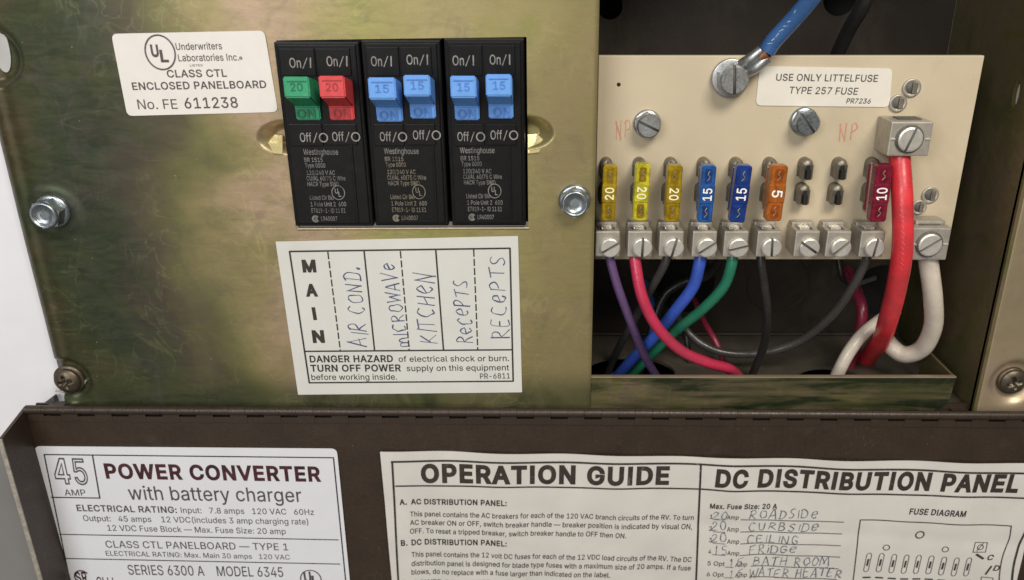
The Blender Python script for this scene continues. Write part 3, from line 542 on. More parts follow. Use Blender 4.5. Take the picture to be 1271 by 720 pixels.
def hand(mb, sf, s, a, b, cap, wd=.30, jit=.04, lift=LIFT, seed=1):
    rnd = random.Random(seed)
    A, u, v, L, h = frame(sf, a, b, cap); adv = [(.62 if c == ' ' else (.35 if c in '.Ii' else (1.15 if c in 'MWm' else 1.0))) for c in s]; tot = sum(adv); x = 0
    for c, ad in zip(s, adv):
        if c in HW:
            oy = rnd.uniform(-.09, .07); sc_ = rnd.uniform(.86, 1.1); sl_ = rnd.uniform(.02, .20)
            for stp in HW[c]:
                q = []
                for (gx, gy) in stp:
                    X = (x + (gx*.86+.04)*ad)/tot*L + gy*sl_*h*.6 + rnd.uniform(-jit, jit)*h; Z = (gy*sc_+oy)*h + rnd.uniform(-jit, jit)*h
                    q.append((A.x+u.x*X+v.x*Z, A.z+u.y*X+v.y*Z, 0))
                if len(q) > 2: q = catmull(q, 3)
                ph = rnd.uniform(0, 6); ribbon(mb, sf, [(p[0], p[1]) for p in q], wd*rnd.uniform(.85, 1.15), lift, [1+.35*math.sin(ph+.5*i_)+rnd.uniform(-.12, .12) for i_ in range(len(q))])
        x += ad

def rounded(pts, r, n=5):
    """round the corners of a convex quad of (x,z)"""
    out = []; pts = [Vector(p) for p in pts]; k = len(pts)
    for i in range(k):
        p = pts[i]; a = (pts[i-1]-p).normalized(); b = (pts[(i+1)%k]-p).normalized()
        for j in range(n+1):
            t = j/n; A = p+a*r; B = p+b*r
            out.append(A*(1-t)**2+p*2*t*(1-t)+B*t*t)
    return out
def sticker(name, corners, Y, r, m, label, th=.18, cat='sticker'):
    q = [P(x, y, Y) for x, y in corners]; q = [(p.x, p.z) for p in q]
    o = rounded(q, r); mb = MB(); mb.prism([(p.x, Y, p.y) for p in o], (0, th, 0))
    cx = sum(p[0] for p in q)/4; zb = min(p[1] for p in q)
    root = mb.build(name, m, None, (cx, Y+th, zb)); tag(root, label, cat)
    return root, Surf(Y)

# ================================================================ THE SETTING
# wall with the opening the cabinet sits in: four slabs round it
mb = MB()
mb.box(-520, -169, 7, 12, -300, 260); 
mb.build('wall', M['wall']).__setitem__('kind', 'structure')

mb = MB(); zz = P(10, 548, 6).z; mb.box(-520, -160, 5.5, 6.9, -300, zz); mb.build('wall_shade_slab', M['wall_shade']).__setitem__('kind', 'structure')  # grey slab added in place of the door flange's shade on the wall

# ================================================================ ENCLOSURE BOX
XR = P(1232, 400, 0).x          # inner edge of the frame on the right
box = empty('breaker_box', (50, 64, -46), 'gold plated steel enclosure holding the breakers and the recessed fuse compartment', 'enclosure')
def fill_curve(name, outer, holes, th, m, parent, place):
    """flat plate with real holes; outer/holes in local 2D mm; place: 4x4 (mm)"""
    cu = bpy.data.curves.new('c', 'CURVE'); cu.dimensions = '2D'; cu.fill_mode = 'BOTH'; cu.extrude = th/2
    for loop in [outer]+holes:
        sp = cu.splines.new('POLY'); sp.points.add(len(loop)-1); sp.use_cyclic_u = True
        for i, p in enumerate(loop): sp.points[i].co = (p[0], p[1], 0, 1)
    ob = bpy.data.objects.new('c', cu); COL.objects.link(ob)
    me = bpy.data.meshes.new_from_object(ob.evaluated_get(bpy.context.evaluated_depsgraph_get()))
    mb = MB(); mb.add([place @ v.co for v in me.vertices], [list(p.vertices) for p in me.polygons])
    bpy.data.objects.remove(ob); bpy.data.curves.remove(cu)
    return mb.build(name, m, parent)
def circ(cx, cy, rx, ry=None, n=28): return arc(cx, cy, rx, ry or rx, 0, 360-360/n, n-1)
XZ = Matrix(((1,0,0,0),(0,0,1,64),(0,1,0,0),(0,0,0,1)))      # (x,z) plane at Y=64
h1 = P(850, 350, 64); h2 = P(1092, 360, 64); h3 = P(757, 8, 64); h4 = P(1042, -2, 64)
fill_curve('back_wall', [(0,-46),(XR,-46),(XR,128),(0,128)], [circ(h1.x, h1.z, 12, 13), circ(h2.x, h2.z, 11, 11), circ(h3.x, h3.z, 4.5), circ(h4.x, h4.z, 6)], 1.2, M['dark_steel'], box, XZ)
mb = MB(); mb.box(-3, XR+2, 84, 85, -60, 132); mb.box(-3,-2,64.7,84,-60,132); mb.build('outer_casing', M['hole'], box)
XY = Matrix(((1,0,0,0),(0,1,0,0),(0,0,1,-45.5),(0,0,0,1)))
hf = Vector((105, 26))
fill_curve('tray_floor', [(2,3),(XR-.5,3),(XR-.5,63.3),(2,63.3)], [circ(105, 24, 12, 10), circ(31, 30, 17, 13)], 1.2, M['floor_steel'], box, XY)
mb = MB(); mb.box(-2, XR+3, 2, 66, -62, -61); mb.box(-2,-1,2,66,-61,-46.2); mb.box(XR+2,XR+3,2,66,-61,-46.2); mb.box(-1,XR+2,2,3,-61,-46.2); mb.box(-1,XR+2,65,66,-61,-46.2); mb.build('under_floor', M['hole'], box)
mb = MB(); mb.box(-1.2, 0, 3, 63, -46, 128); mb.build('left_wall', M['dark_steel'], box)
mb = MB(); mb.box(0, XR, 1, 63, 126, 127.2); mb.build('top_wall', M['dark_steel'], box)
# right wall with a keyhole slot
YZ = Matrix(((0,0,1,XR+.6),(1,0,0,0),(0,1,0,0),(0,0,0,1)))
sl = P(1237, 142, 14)
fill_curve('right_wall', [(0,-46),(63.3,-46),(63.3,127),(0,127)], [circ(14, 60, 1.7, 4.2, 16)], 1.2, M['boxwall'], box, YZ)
for (kx_, ky_, kr_) in ((965,352,12.5),):
    p = P(kx_, ky_, 63.3); mb = MB(); tube(mb, [p+Vector((kr_*math.cos(a_*math.pi/20), 0, kr_*math.sin(a_*math.pi/20))) for a_ in range(41)], .3, 6); mb.build('knockout_ring', M['dark_steel'], box)
# horizontal crease where the floor meets the back wall
mb = MB(); tube(mb, [Vector((1, 62.6, -44.3)), Vector((XR-1, 62.6, -44.3))], .7, 10); mb.build('floor_weld', M['dark_steel'], box)

# front frame at the right: face, rolled inner edge, dish with a screw
def grid_sheet(x0, x1, z0, z1, nx, nz, hfun, hole=None, shear=None, th=1.2, xs=None, zs=None):
    """steel sheet on Y=0 as a relief grid with an optional rectangular hole (x0,x1,z0,z1)"""
    xs = xs or [x0+(x1-x0)*i/nx for i in range(nx+1)]; zs = zs or [z0+(z1-z0)*i/nz for i in range(nz+1)]
    if hole:
        for k, h in ((0, hole[0]), (0, hole[1])): xs.append(h)
        for h in hole[2:]: zs.append(h)
        xs = sorted(set(round(x, 4) for x in xs)); zs = sorted(set(round(z, 4) for z in zs))
    mb = MB(); idx = {}
    sh = shear or (lambda x, z: 0)
    def vid(i, j, back):
        k = (i, j, back)
        if k not in idx:
            idx[k] = len(mb.v); x, z = xs[i], zs[j]; mb.v.append(Vector((x, hfun(x, z)+(th if back else 0), z+sh(x, z))))
        return idx[k]
    def inside(i, j):
        if not hole: return False
        x = (xs[i]+xs[i+1])/2; z = (zs[j]+zs[j+1])/2; return hole[0] < x < hole[1] and hole[2] < z < hole[3]
    for i in range(len(xs)-1):
        for j in range(len(zs)-1):
            if inside(i, j): continue
            mb.f.append([vid(i,j,0), vid(i+1,j,0), vid(i+1,j+1,0), vid(i,j+1,0)]); mb.sm.append(True)
            for (di, dj, a, b) in ((-1,0,(i,j),(i,j+1)), (1,0,(i+1,j),(i+1,j+1)), (0,-1,(i,j),(i+1,j)), (0,1,(i,j+1),(i+1,j+1))):
                ni, nj = i+di, j+dj
                if ni < 0 or nj < 0 or ni >= len(xs)-1 or nj >= len(zs)-1 or inside(ni, nj):
                    b0 = len(mb.v)
                    for (q, bk) in ((a,0),(b,0),(b,1),(a,1)):
                        x, z = xs[q[0]], zs[q[1]]; mb.v.append(Vector((x, hfun(x, z)+(th if bk else 0), z+sh(x, z))))
                    mb.f.append([b0, b0+1, b0+2, b0+3]); mb.sm.append(False)
    return mb
def dish(x, z, c, r0, r1, depth):
    d = math.hypot(x-c.x, z-c.z)
    if d >= r1: return 0
    if d <= r0: return depth
    t = (r1-d)/(r1-r0); return depth*t*t*(3-2*t)
def wavy(x, z): return .12*math.sin(x*.06+1)*math.sin(z*.08)+.05*math.sin(x*.17+z*.11)
scR = P(1255, 472, 2.0)
def hr(x, z):
    e = max(0, 1-(x-XR)/2.2); return wavy(x, z) + dish(x, z, scR, 5.5, 9.5, 2.2) + 1.2*e*e
mb = grid_sheet(XR, XR+40, -47, 130, 60, 190, hr); mb.build('frame_face', M['frame'], box, auto=False)

def phillips(mb, c, r, rot=.4, proud=2.0):
    c = Vector(c); rings = 14; n = 48; vs = []
    for k in range(rings+1):
        q = k/rings; rr = r*math.sin(q*math.pi/2) if k < rings else r
        for i in range(n):
            a = 2*math.pi*i/n; x, z = rr*math.cos(a), rr*math.sin(a); y = -proud*math.sqrt(max(0, 1-.82*(rr/r)**2))
            ca, sa = math.cos(rot), math.sin(rot); X = x*ca+z*sa; Z = -x*sa+z*ca; d = max(0, 1-math.hypot(X, Z)/(r*.58))
            if (abs(X) < r*.13 or abs(Z) < r*.13) and d > 0: y += proud*.95*min(1, d*2.2)
            vs.append(c+Vector((x, y, z)))
    for i in range(n):
        a = 2*math.pi*i/n; vs.append(c+Vector((r*math.cos(a), .6, r*math.sin(a))))
    fs = [(k*n+i, k*n+(i+1)%n, (k+1)*n+(i+1)%n, (k+1)*n+i) for k in range(rings+1) for i in range(n)]
    mb.add(vs, fs, True)
mb = MB(); mb.lathe((scR.x, 1.9, scR.z), [(5.0, .3), (5.0, -.5), (4.6, -.9), (2, -.9)], 36); phillips(mb, (scR.x, 1.2, scR.z), 4.3, .3, 2.2)
mb.build('frame_screw', M['rust'], box)

# wiring tray front lip
lip = MB(); x0, x1 = P(722, 480, 1).x, P(1187, 468, 1).x; zt = P(900, 468.5, 1).z; zb = P(900, 509, 1).z
outline = [(x0, zb), (x1-6, zb)] + [(x1-6+5.4*math.sin(t*math.pi/10), zb+5.2-5.2*math.cos(t*math.pi/10)) for t in range(1, 6)] + [(x1, zt), (x0, zt)]
lip.prism([(x, 1.0, z) for x, z in outline], (0, 1.1, 0))
tray = empty('wiring_tray', (x0+60, 1, zb), 'streaky green gold steel tray lip below the coloured fuse wires', 'tray')
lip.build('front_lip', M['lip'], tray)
e = MB(); e.box(x0, x1, .75, 2.35, zt-.15, zt+.35, .12); e.build('top_edge', M['frame'], tray)
e = MB(); e.prism([(x1-.2, 2.1, zt+.3), (x1-.2, 24, zt+.3), (x1-.2, 24, zb+1), (x1-.2, 2.1, zb+4)], (-1.0, 0, 0)); e.build('side_lip', M['boxwall'], tray)

# ================================================================ COVER PLATE with the breaker window
XL, XC = P(68, 470, 0).x, P(742, 100, 0).x
wx0, wx1, wz0, wz1 = P(349, 100, 0).x, P(655, 200, 0).x, P(515, 283, 0).z, P(500, 48, 0).z
shear = lambda x, z: .013*(x-(wx0+wx1)/2)*max(0, min(1, (z-10)/40))
scL = P(88, 469, 2.4); scT = P(-8, 62, 2.4); b1 = P(68, 261, 0); b2 = P(713, 248, 0)
kL, kR = P(347, 170, 0), P(659, 168, 0)
def lance(x, z, c, sgn):
    d = (x-c.x)*sgn
    # rounded pocket pressed inward beside the window, lower lip steeper than the upper
    q = ((d-1.5)/8.5)**2 + ((z-c.z)/(5.4 if z > c.z else 4.6))**2
    if d > 3.6 or q >= 1: return 0
    return 4.0*min(1, 1.3*(1-q))**1.3
def hc(x, z):
    y = wavy(x, z)
    y += dish(x, z, scL, 6.6, 8.6, 2.0) + dish(x, z, scT, 6.6, 9.5, 2.0)
    y -= dish(x, z, b1, 6.5, 9.5, .5)
    y += lance(x, z, kL, 1) + lance(x, z, kR, -1)
    e = max(0, 1-(x-XL)/4.2); y += 2.2*e*e + .35*math.exp(-((x-XL-6)/1.6)**2)
    e = max(0, 1-(XC-x)/.9); y += .5*e*e
    for (a, b_, s) in ((wx0-x, x-wx1, 0),):
        pass
    return y
xs = [XL+(wx0-11-XL)*i/95 for i in range(96)]+[wx0-11+11*i/28 for i in range(1, 29)]+[wx0+(wx1-wx0)*i/24 for i in range(1, 25)]+[wx1+10*i/26 for i in range(1, 27)]+[wx1+10+(XC-wx1-10)*i/22 for i in range(1, 23)]
zs = [-45+(wz0+45)*i/80 for i in range(81)]+[wz0+(wz1-wz0)*i/120 for i in range(1, 121)]+[wz1+(124-wz1)*i/40 for i in range(1, 41)]
mb = grid_sheet(0,0,0,0,0,0, hc, (wx0, wx1, wz0, wz1), shear, 1.3, xs, zs)
cover = empty('cover_plate', ((XL+XC)/2, 0, -45), 'olive gold steel cover plate with a window cut for three black breakers', 'cover plate')
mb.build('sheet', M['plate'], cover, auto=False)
def winbar(a, b, r, Y):
    m_ = MB(); tube(m_, [Vector(a), Vector(b)], r, 8); return m_
e = MB(); tube(e, [Vector((wx0-.2, .3, wz0+shear(wx0, wz0)-.25)), Vector((wx1+.2, .3, wz0+shear(wx1, wz0)-.25))], .55, 10); e.build('window_edge', M['frame'], cover)
for (q_, sg) in ((((333,177),(339,190),(350.5,191.5),(350.5,168),(341,167)), 1), (((675,174),(669,189),(655.5,190.5),(655,167),(666,166)), -1)):
    ys = (1.6, -.75, -.7, 3.0, 3.2); t_ = [P(x_, y_, Y_) for (x_, y_), Y_ in zip(q_, ys)]
    mid_ = sum(t_, Vector())/5+Vector((0,.5,.1)); e = MB(); th_ = Vector((0, .7, -.5))
    e.add(t_+[mid_]+[p+th_ for p in t_], [(i, (i+1)%5, 5) for i in range(5)]+[(i, (i+1)%5, 6+(i+1)%5, 6+i) for i in range(5)])
    e.build('bent_tab', M['gold_tab'], cover)  # tab's bright reflection is put into its paler gold
# hex bolts, right and left
def hexbolt(c, rf, rh, hgt, name, rot=.2):
    m_ = MB(); c = Vector(c)
    m_.lathe(c, [(rf, .2), (rf, -.9), (rf-.5, -1.4), (rh*.9, -1.5)], 36)
    pts = [(c.x+rh*math.cos(rot+k*math.pi/3), c.y-1.3, c.z+rh*math.sin(rot+k*math.pi/3)) for k in range(6)]
    m_.prism(pts, (0, -(hgt-1.9), 0))
    r2 = rh*.86
    m_.lathe(c, [(r2*1.05, -hgt+.8), (r2, -hgt-.2), (r2*.93, -hgt-.5), (r2*.84, -hgt-.45), (r2*.74, -hgt+.2), (r2*.70, -hgt+.5), (r2*.3, -hgt+.62), (.2, -hgt+.62)], 36)
    return m_.build(name, M['steel_b'], cover)
hexbolt((b1.x, b1.y-.4, b1.z), 5.3, 4.7, 5.6, 'hex_bolt'); hexbolt((b2.x, b2.y, b2.z), 5.0, 4.6, 5.0, 'hex_bolt', .5)
e = P(0, 57, 1.8); m_ = MB(); m_.prism([(e.x+2.6*math.cos(t*math.pi/14), 1.7, e.z+7.5*math.sin(t*math.pi/14)) for t in range(28)], (0, .2, 0)); m_.build('key_slot', M['wall_shade2'], cover)
for c in (scL,):
    m_ = MB(); m_.lathe((c.x, 1.8, c.z), [(5.2, .5), (5.2, -.5), (4.9, -.9), (2, -.9)], 36); phillips(m_, (c.x, .9, c.z), 4.3, .25, 2.6)
    m_.build('cover_screw', M['rust'] if c is scL else M['steel'], cover)

m_ = MB(); q = [P(x_, y_, 1.6) for x_, y_ in ((69,485),(82,486),(94,485),(102,480),(107,472))]; tube(m_, catmull(q, 5), .38, 8); m_.build('slot_edge', M['lug'], cover)
# dark foam strip and white trim that show at the lower left corner
mb = MB(); mb.prism([(p.x, 4, p.z) for p in (P(46, 507, 4), P(66, 492, 4), P(72, 512, 4), P(44, 516, 4))], (0, 2, 0)); tag(mb.build('foam_strip', M['grey_foam'], None, P(50, 512, 5)), 'small dark grey foam scrap behind the lower left corner of the cover', 'foam strip')

# ================================================================ BREAKERS
def quadbox(mb, x0, x1, z0, z1, yf, yb, bev=.3): mb.box(x0, x1, min(yf, yb), max(yf, yb), z0, z1, bev)
BY = -1.6
def breaker(x0, x1, handles, label, hl, k):
    px0, px1, zt, zb = P(x0, 160, BY).x, P(x1, 160, BY).x, None, None
    zt = P((x0+x1)/2, hl['top'], BY).z; zb = P((x0+x1)/2, hl['bot'], BY).z
    root = empty('circuit_breaker', ((px0+px1)/2, BY, zb), label, 'circuit breaker', 'black twin circuit breakers in the cover window')
    mb = MB(); mb.box(px0, px1, BY+.5, 16, zb, zt, .5); mb.box(px0+.9, px1-.9, BY, BY+2, zb+.9, zt-.7, .35)
    mb.build('body', M['bkr'], root)
    mid = (px0+px1)/2-.4
    for i, h in enumerate(handles):
        xa, xb = (px0+1.5, mid-.2) if i == 0 else (mid+.2, px1-2.6)
        hx0, hx1 = P(h['f'][0], 108, -11).x, P(h['f'][1], 108, -11).x
        m_ = MB()
        zu = P(400, 93, BY).z-.3
        m_.box(xa, xb, BY-.5, BY+.6, zu, zt-1.8, .2)                      # raised plate with the ON mark
        zo1 = P(400, 153.5, BY).z; zo2 = P(400, 180 if i else 181, BY).z
        m_.box(xa+.3, xb, BY-.5, BY+.6, zo2, zo1, .2)                     # plate with the OFF mark
        m_.build('raised_plate', M['bkr'], root)
        # toggle: base rocker and thrown-up lever
        zf1, zf0 = P(400, h['z'][0], -11).z, P(400, h['z'][1], -11).z
        zb1, zb0 = P(400, h['z'][1]+11, BY-1.3).z, P(400, h['z'][1]+28, BY-1.0).z
        bm = bmesh.new()
        prof = [(-11, zf1), (-11.2, zf0), (BY-1.6, zb1), (BY-1.2, zb0), (BY+1, zb0-.1), (BY+1, zf1-2.5)]
        vs = [bm.verts.new((hx0, y, z)) for y, z in prof]; f = bm.faces.new(vs)
        r = bmesh.ops.extrude_face_region(bm, geom=[f])
        for v in r['geom']:
            if isinstance(v, bmesh.types.BMVert): v.co.x = hx1
        bmesh.ops.bevel(bm, geom=bm.edges[:], offset=.35, segments=2, affect='EDGES')
        m_ = MB(); m_.bm(bm); hd = m_.build('toggle', M[h['c']+'_h'], root)
        sf = Surf(-11.15); m_ = MB(); fx = h['f']; z0, z1 = h['z']
        text(m_, sf, h['n'], (fx[0]+9, z1-8), (fx[1]-8, z1-8), 10, .01, lift=.12)
        line(m_, sf, (fx[0]+4, z0+6), (fx[1]-4, z0+6), 1.0, .12)
        sf2 = Surf(BY-1.55); text(m_, sf2, 'ON', (h['b'][0]+5, z1+25), (h['b'][1]-3, z1+25), 10, .03, lift=.15)
        m_.build('moulded_mark', M[h['c']+'_hp'], hd)
    sf = Surf(BY-.5); m_ = MB()
    for (a, b, yb) in hl['on']:
        L = b-a; c = 12
        text(m_, sf, 'On', (a, yb), (a+L*.52, yb), c, .008); line(m_, sf, (a+L*.60, yb+1), (a+L*.78, yb-c), .9); line(m_, sf, (a+L*.95, yb), (a+L*.94, yb-c), 1.4)
    for (a, b, yb) in hl['off']:
        L = b-a; c = 11
        text(m_, sf, 'Off', (a, yb), (a+L*.42, yb), c, .006); line(m_, sf, (a+L*.48, yb+1), (a+L*.60, yb-c), .9); ring(m_, sf, (a+L*.84, yb-5.2), 4.3, 1.4, sx=1.05, sz=1.1)
    m_.build('switch_lettering', M['bkr_print'], root)
    sf = Surf(BY); m_ = MB(); a = hl['tx']; y = hl['ty']
    text(m_, sf, 'Westinghouse', (a, y+4), (a+43, y+4), 7, .01); 
    m_.build('maker_name', M['bkr_fine'], root); m_ = MB()
    for s, dx, w_, dy in (('BR 1515', 1, 23, 13), ('Type 0000', 2, 25, 20), ('120/240 V AC', 4, 35, 29), ('CU/AL 60/75 C Wire', 4, 48, 36), ('HACR Type SWD', 5, 39, 43),
                         ('Listed Cir Bkr', 8, 30, 60), ('1 Pole Unit 2  600', 9, 44, 68), ('E7819-1- ID 11 E1', 10, 42, 76)):
        text(m_, sf, s, (a+dx, y+dy), (a+dx+w_, y+dy), 5.4, .008)
    text(m_, sf, 'LR40007', (a+22, y+86), (a+42, y+86), 5.4, .008)
    ring(m_, sf, (a+15, y+83.5), 3.2, 2.4, a0=40, a1=320); ring(m_, sf, (a+15.5, y+83.5), 1.0, 1.2)
    ring(m_, sf, (a+43, y+51), 7.4, .9, sz=1.12); text(m_, sf, 'U', (a+39, y+52), (a+43, y+52), 6, .03); text(m_, sf, 'L', (a+43.5, y+56), (a+47, y+56), 6, .03)
    m_.build('fine_print', M['bkr_gold'] if k == 1 else M['bkr_fine'], root)
    m_ = MB(); xr = P(a+61, 220, BY).x; m_.box(xr, xr+.7, BY-.35, BY+.3, P(a, y+88, BY).z, P(a, y-8, BY).z, .12)
    m_.box(P(a+47, 200, BY).x, xr-.5, BY-.3, BY+.3, P(a, y+84, BY).z, P(a, y+82.3, BY).z, .1); m_.build('moulded_rib', M['bkr'], root)
    return root
breaker(351.5, 444.5+9, [dict(f=(352,384), b=(364,395), z=(95,121), c='green', n='20'), dict(f=(396,428), b=(409,438), z=(94,121), c='red', n='20')],
        'black breaker with one green and one red toggle, leftmost in the window',
        dict(top=52, bot=281.5, on=[(360,387,84), (406,432,82)], off=[(373,407,176), (413,447,175)], tx=377, ty=188), 0)
breaker(456, 551, [dict(f=(457,491), b=(466,497), z=(96,123), c='blue', n='15'), dict(f=(501,534), b=(508,539), z=(93,119), c='blue', n='15')],
        'black breaker with two blue toggles, in the middle beside the red toggle',
        dict(top=50, bot=281, on=[(461,487,82), (505,532,80)], off=[(472,505,175), (513,547,173)], tx=477, ty=187), 1)
breaker(555.5, 651.5, [dict(f=(559,591), b=(563,594), z=(94,121), c='blue', n='15'), dict(f=(603,635), b=(607,637), z=(92,119), c='blue', n='15')],
        'black breaker with two blue toggles, at the right end of the window',
        dict(top=48, bot=281, on=[(562,589,81), (608,634,80)], off=[(568,602,175), (609,643,173)], tx=571, ty=186), 2)
# dark mounting pan seen in the gaps round the breakers
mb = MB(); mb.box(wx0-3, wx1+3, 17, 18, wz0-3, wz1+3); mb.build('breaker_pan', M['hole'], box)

# ================================================================ FUSE BOARD
BD = 15.0
bx0, bx1 = P(738, 300, BD).x, P(1222, 70, BD).x; bz1 = P(980, 69, BD).z; bz0 = P(900, 322, BD).z
board = empty('fuse_board', ((bx0+bx1)/2, BD, bz0), 'beige rectangular fuse board carrying the lugs, clips and screws', 'fuse board')
mb = MB(); mb.box(bx0, bx1, BD, BD+2.4, bz0, bz1, .25); mb.build('panel', M['board'], board)
mb = MB(); mb.box(bx0+2, bx1-2, BD+2.5, BD+2.9, bz0+1, bz1-1); mb.build('backing', M['dark_steel'], board)
bs = Surf(BD)
# standoffs to the back wall
for px in (804, 1001):
    p = P(px, 155, BD); mb = MB(); tube(mb, [Vector((p.x, BD+2.9, p.z)), Vector((p.x, 63, p.z))], 3, 12); mb.build('standoff', M['dark_steel'], board)

def slotted(mb, slotmb, c, r, h, ang, wd=None, dome=.25):
    """round head of two D halves standing on a disc, slot between them; faces -Y"""
    wd = wd or r*.22; c = Vector(c); ca, sa = math.cos(ang), math.sin(ang)
    def L(x, z, y): return c+Vector((x*ca-z*sa, y, x*sa+z*ca))
    for s_ in (1, -1):
        a0 = math.asin(wd/2/r); n = 12
        pts = [(r*math.cos(a0+(math.pi-2*a0)*k/n), s_*r*math.sin(a0+(math.pi-2*a0)*k/n)) for k in range(n+1)]
        inn = [(x*.86, (z-s_*wd/2)*.86+s_*wd/2) for x, z in pts]
        vs = [L(x, z, 0) for x, z in pts]+[L(x, z, -h+dome) for x, z in pts]+[L(x, z, -h) for x, z in inn]; m = n+1
        fs = [(i, (i+1)%m, m+(i+1)%m, m+i) for i in range(m)]+[(m+i, m+(i+1)%m, 2*m+(i+1)%m, 2*m+i) for i in range(m)]+[[2*m+i for i in range(m)]]
        mb.add(vs, fs)
    slotmb.lathe(c, [(r*.98, .1), (r*.98, -h*.45), (.1, -h*.46)], 24)

def small_lug_mesh(): pass
LP_ = [(756,307,'20'), (796,306,''), (835,306,''), (876,306,''), (915,306,''), (956,306,''), (1003,307,''), (1042,307,''), (1084,308,'')]
angs = [.55, 1.55, 1.35, .6, .25, 1.62, -.6, .75, 1.45]
wire_cols = [1]*6+[0,0,1]
x_first, x_last = P(756,307,5).x, P(1084,308,5).x
for k in range(9):
    cx = P(LP_[k][0], 307, 5).x; cz = P(756, 307, 5).z; cx -= .3
    zt_ = P(800, 287, 5.2).z; zb_ = P(800, 319, 5.2).z; x0, x1 = cx-4.1, cx+3.7
    yf = 5.2; root_o = (cx, BD, zb_)
    mb = MB(); rnd = random.Random(k); tilt = rnd.uniform(-.3, .3)
    # block: side walls, front wall, closed top leaving a well behind the front wall
    mb.box(x0, x1, yf, yf+2.2, zb_+.3*tilt, zt_, .45)
    mb.box(x0, x0+1.5, yf+1.6, BD-.2, zb_, zt_-.1, .3); mb.box(x1-1.5, x1, yf+1.6, BD-.2, zb_, zt_-.1, .3)
    mb.box(x0+.3, x1-.3, yf+6.2, BD-.25, zb_+.4, zt_+1.2, .5)
    lg = mb.build('terminal_lug', M['lug'], board, root_o)
    mb = MB(); s_ = MB(); slotted(mb, s_, (cx+.6, yf+.1, cz), 3.15, 1.5, angs[k], .85); mb.build('lug_screw', M['lugscrew'], lg); s_.build('screw_slot', M['slot'], lg)
    mb = MB(); mb.box(cx-2.1, cx+1.3, yf+2.9, yf+6.0, zt_-1.2, zt_+.35, .35); mb.build('contact_tab', M['brightpin'], lg)
    mb = MB(); mb.box(x0+1.5, x1-1.5, yf+2.2, yf+6.2, zb_+.5, zt_-1.5); mb.build('clamp_well', M['hole'], lg)

# spring clips: two per fuse position
def clip(c, ang=0):
    m_ = MB(); 
    for s_ in (-1, 1):
        pts = [(c.x+s_*.55, c.z-2.4), (c.x+s_*.55, c.z+2.4)]
        prof = [(.35, 0), (.45, -3.6), (1.3, -4.9), (2.0, -4.1), (1.6, -.6), (2.1, 0)]
        a = [Vector((c.x-.2+s_*(u-.1), BD+v, c.z-2.2)) for u, v in prof]; m_.prism(a, (0, 0, 4.6), False)
    m_.lathe((c.x-.2, BD, c.z+2.2), [(2.0, 0), (2.0, -3.0), (1.4, -4.1), (.2, -4.3)], 20)
    o = m_.build('fuse_clip', M['clip'], board, (c.x, BD, c.z-2.2))
    h = MB(); h.box(c.x-.5, c.x+.9, BD-5.05, BD-.2, c.z-2.35, c.z+.9, .2); h.box(c.x-.7, c.x+.5, BD-4.6, BD-1, c.z+.5, c.z+2.3, .2); h.build('clip_slot', M['hole'], o)
for k in range(9):
    base = 753+(1083-753)*k/8
    c = P([753,794,833,874,914,956,1000,1042,1083][k], 212, BD-2); clip(c); c = P([751,791,830,871,911,953,996,1037,1079][k], 243, BD-2); clip(c)

# big lugs
def big_lug(x0p, x1p, y0p, y1p, yf, ang, rimtop, name='main_lug'):
    a = P(x0p, y0p, yf); b = P(x1p, y1p, yf); m_ = MB()
    m_.box(a.x, b.x, yf, BD-.1, b.z, a.z, .5)
    o = m_.build(name, M['lug'], board, ((a.x+b.x)/2, BD, b.z)); cx, cz = (a.x+b.x)/2, (a.z+b.z)/2
    m_ = MB(); m_.lathe((cx-.3, yf, cz), [(4.4, .2), (4.4, -.25), (4.0, -.3)], 32); m_.build('screw_collar', M['slot'], o)
    m_ = MB(); s_ = MB(); slotted(m_, s_, (cx-.3, yf-.1, cz), 3.75, 1.3, ang, .8); m_.build('lug_screw', M['lugscrew'], o); s_.build('screw_slot', M['slot'], o)
    m_ = MB(); m_.lathe(((a.x+b.x)/2, 0, 0), [(.1, 0), (.1, .01)], 3) if False else None
    # ridge marks each side of the screw
    m_.box(a.x+.3, a.x+1.8, yf-.3, yf+.2, cz-.3, cz+.3, .1); m_.box(b.x-1.8, b.x-.3, yf-.3, yf+.2, cz-.3, cz+.3, .1); m_.build('index_mark', M['brightpin'], o)
    m_ = MB(); m_.prism([(cx-3+.0, yf+3, a.z+.05), (cx+4, yf+3, a.z+.05), (cx+4, yf+8, a.z+.05), (cx-3, yf+8, a.z+.05)], (0, 0, .25)); m_.build('top_slot', M['slot'], o)
    return o
big_lug(1107, 1152, 151, 194, 4.0, 1.25, 0)
big_lug(1134, 1174, 283, 323, 4.5, .6, 0)
m_ = MB(); a = P(1135, 273, 9); b = P(1172, 279, 9); m_.box(a.x, b.x, 8, 14.8, b.z, a.z, 1.1); m_.build('strap_end', M['lug'], board)
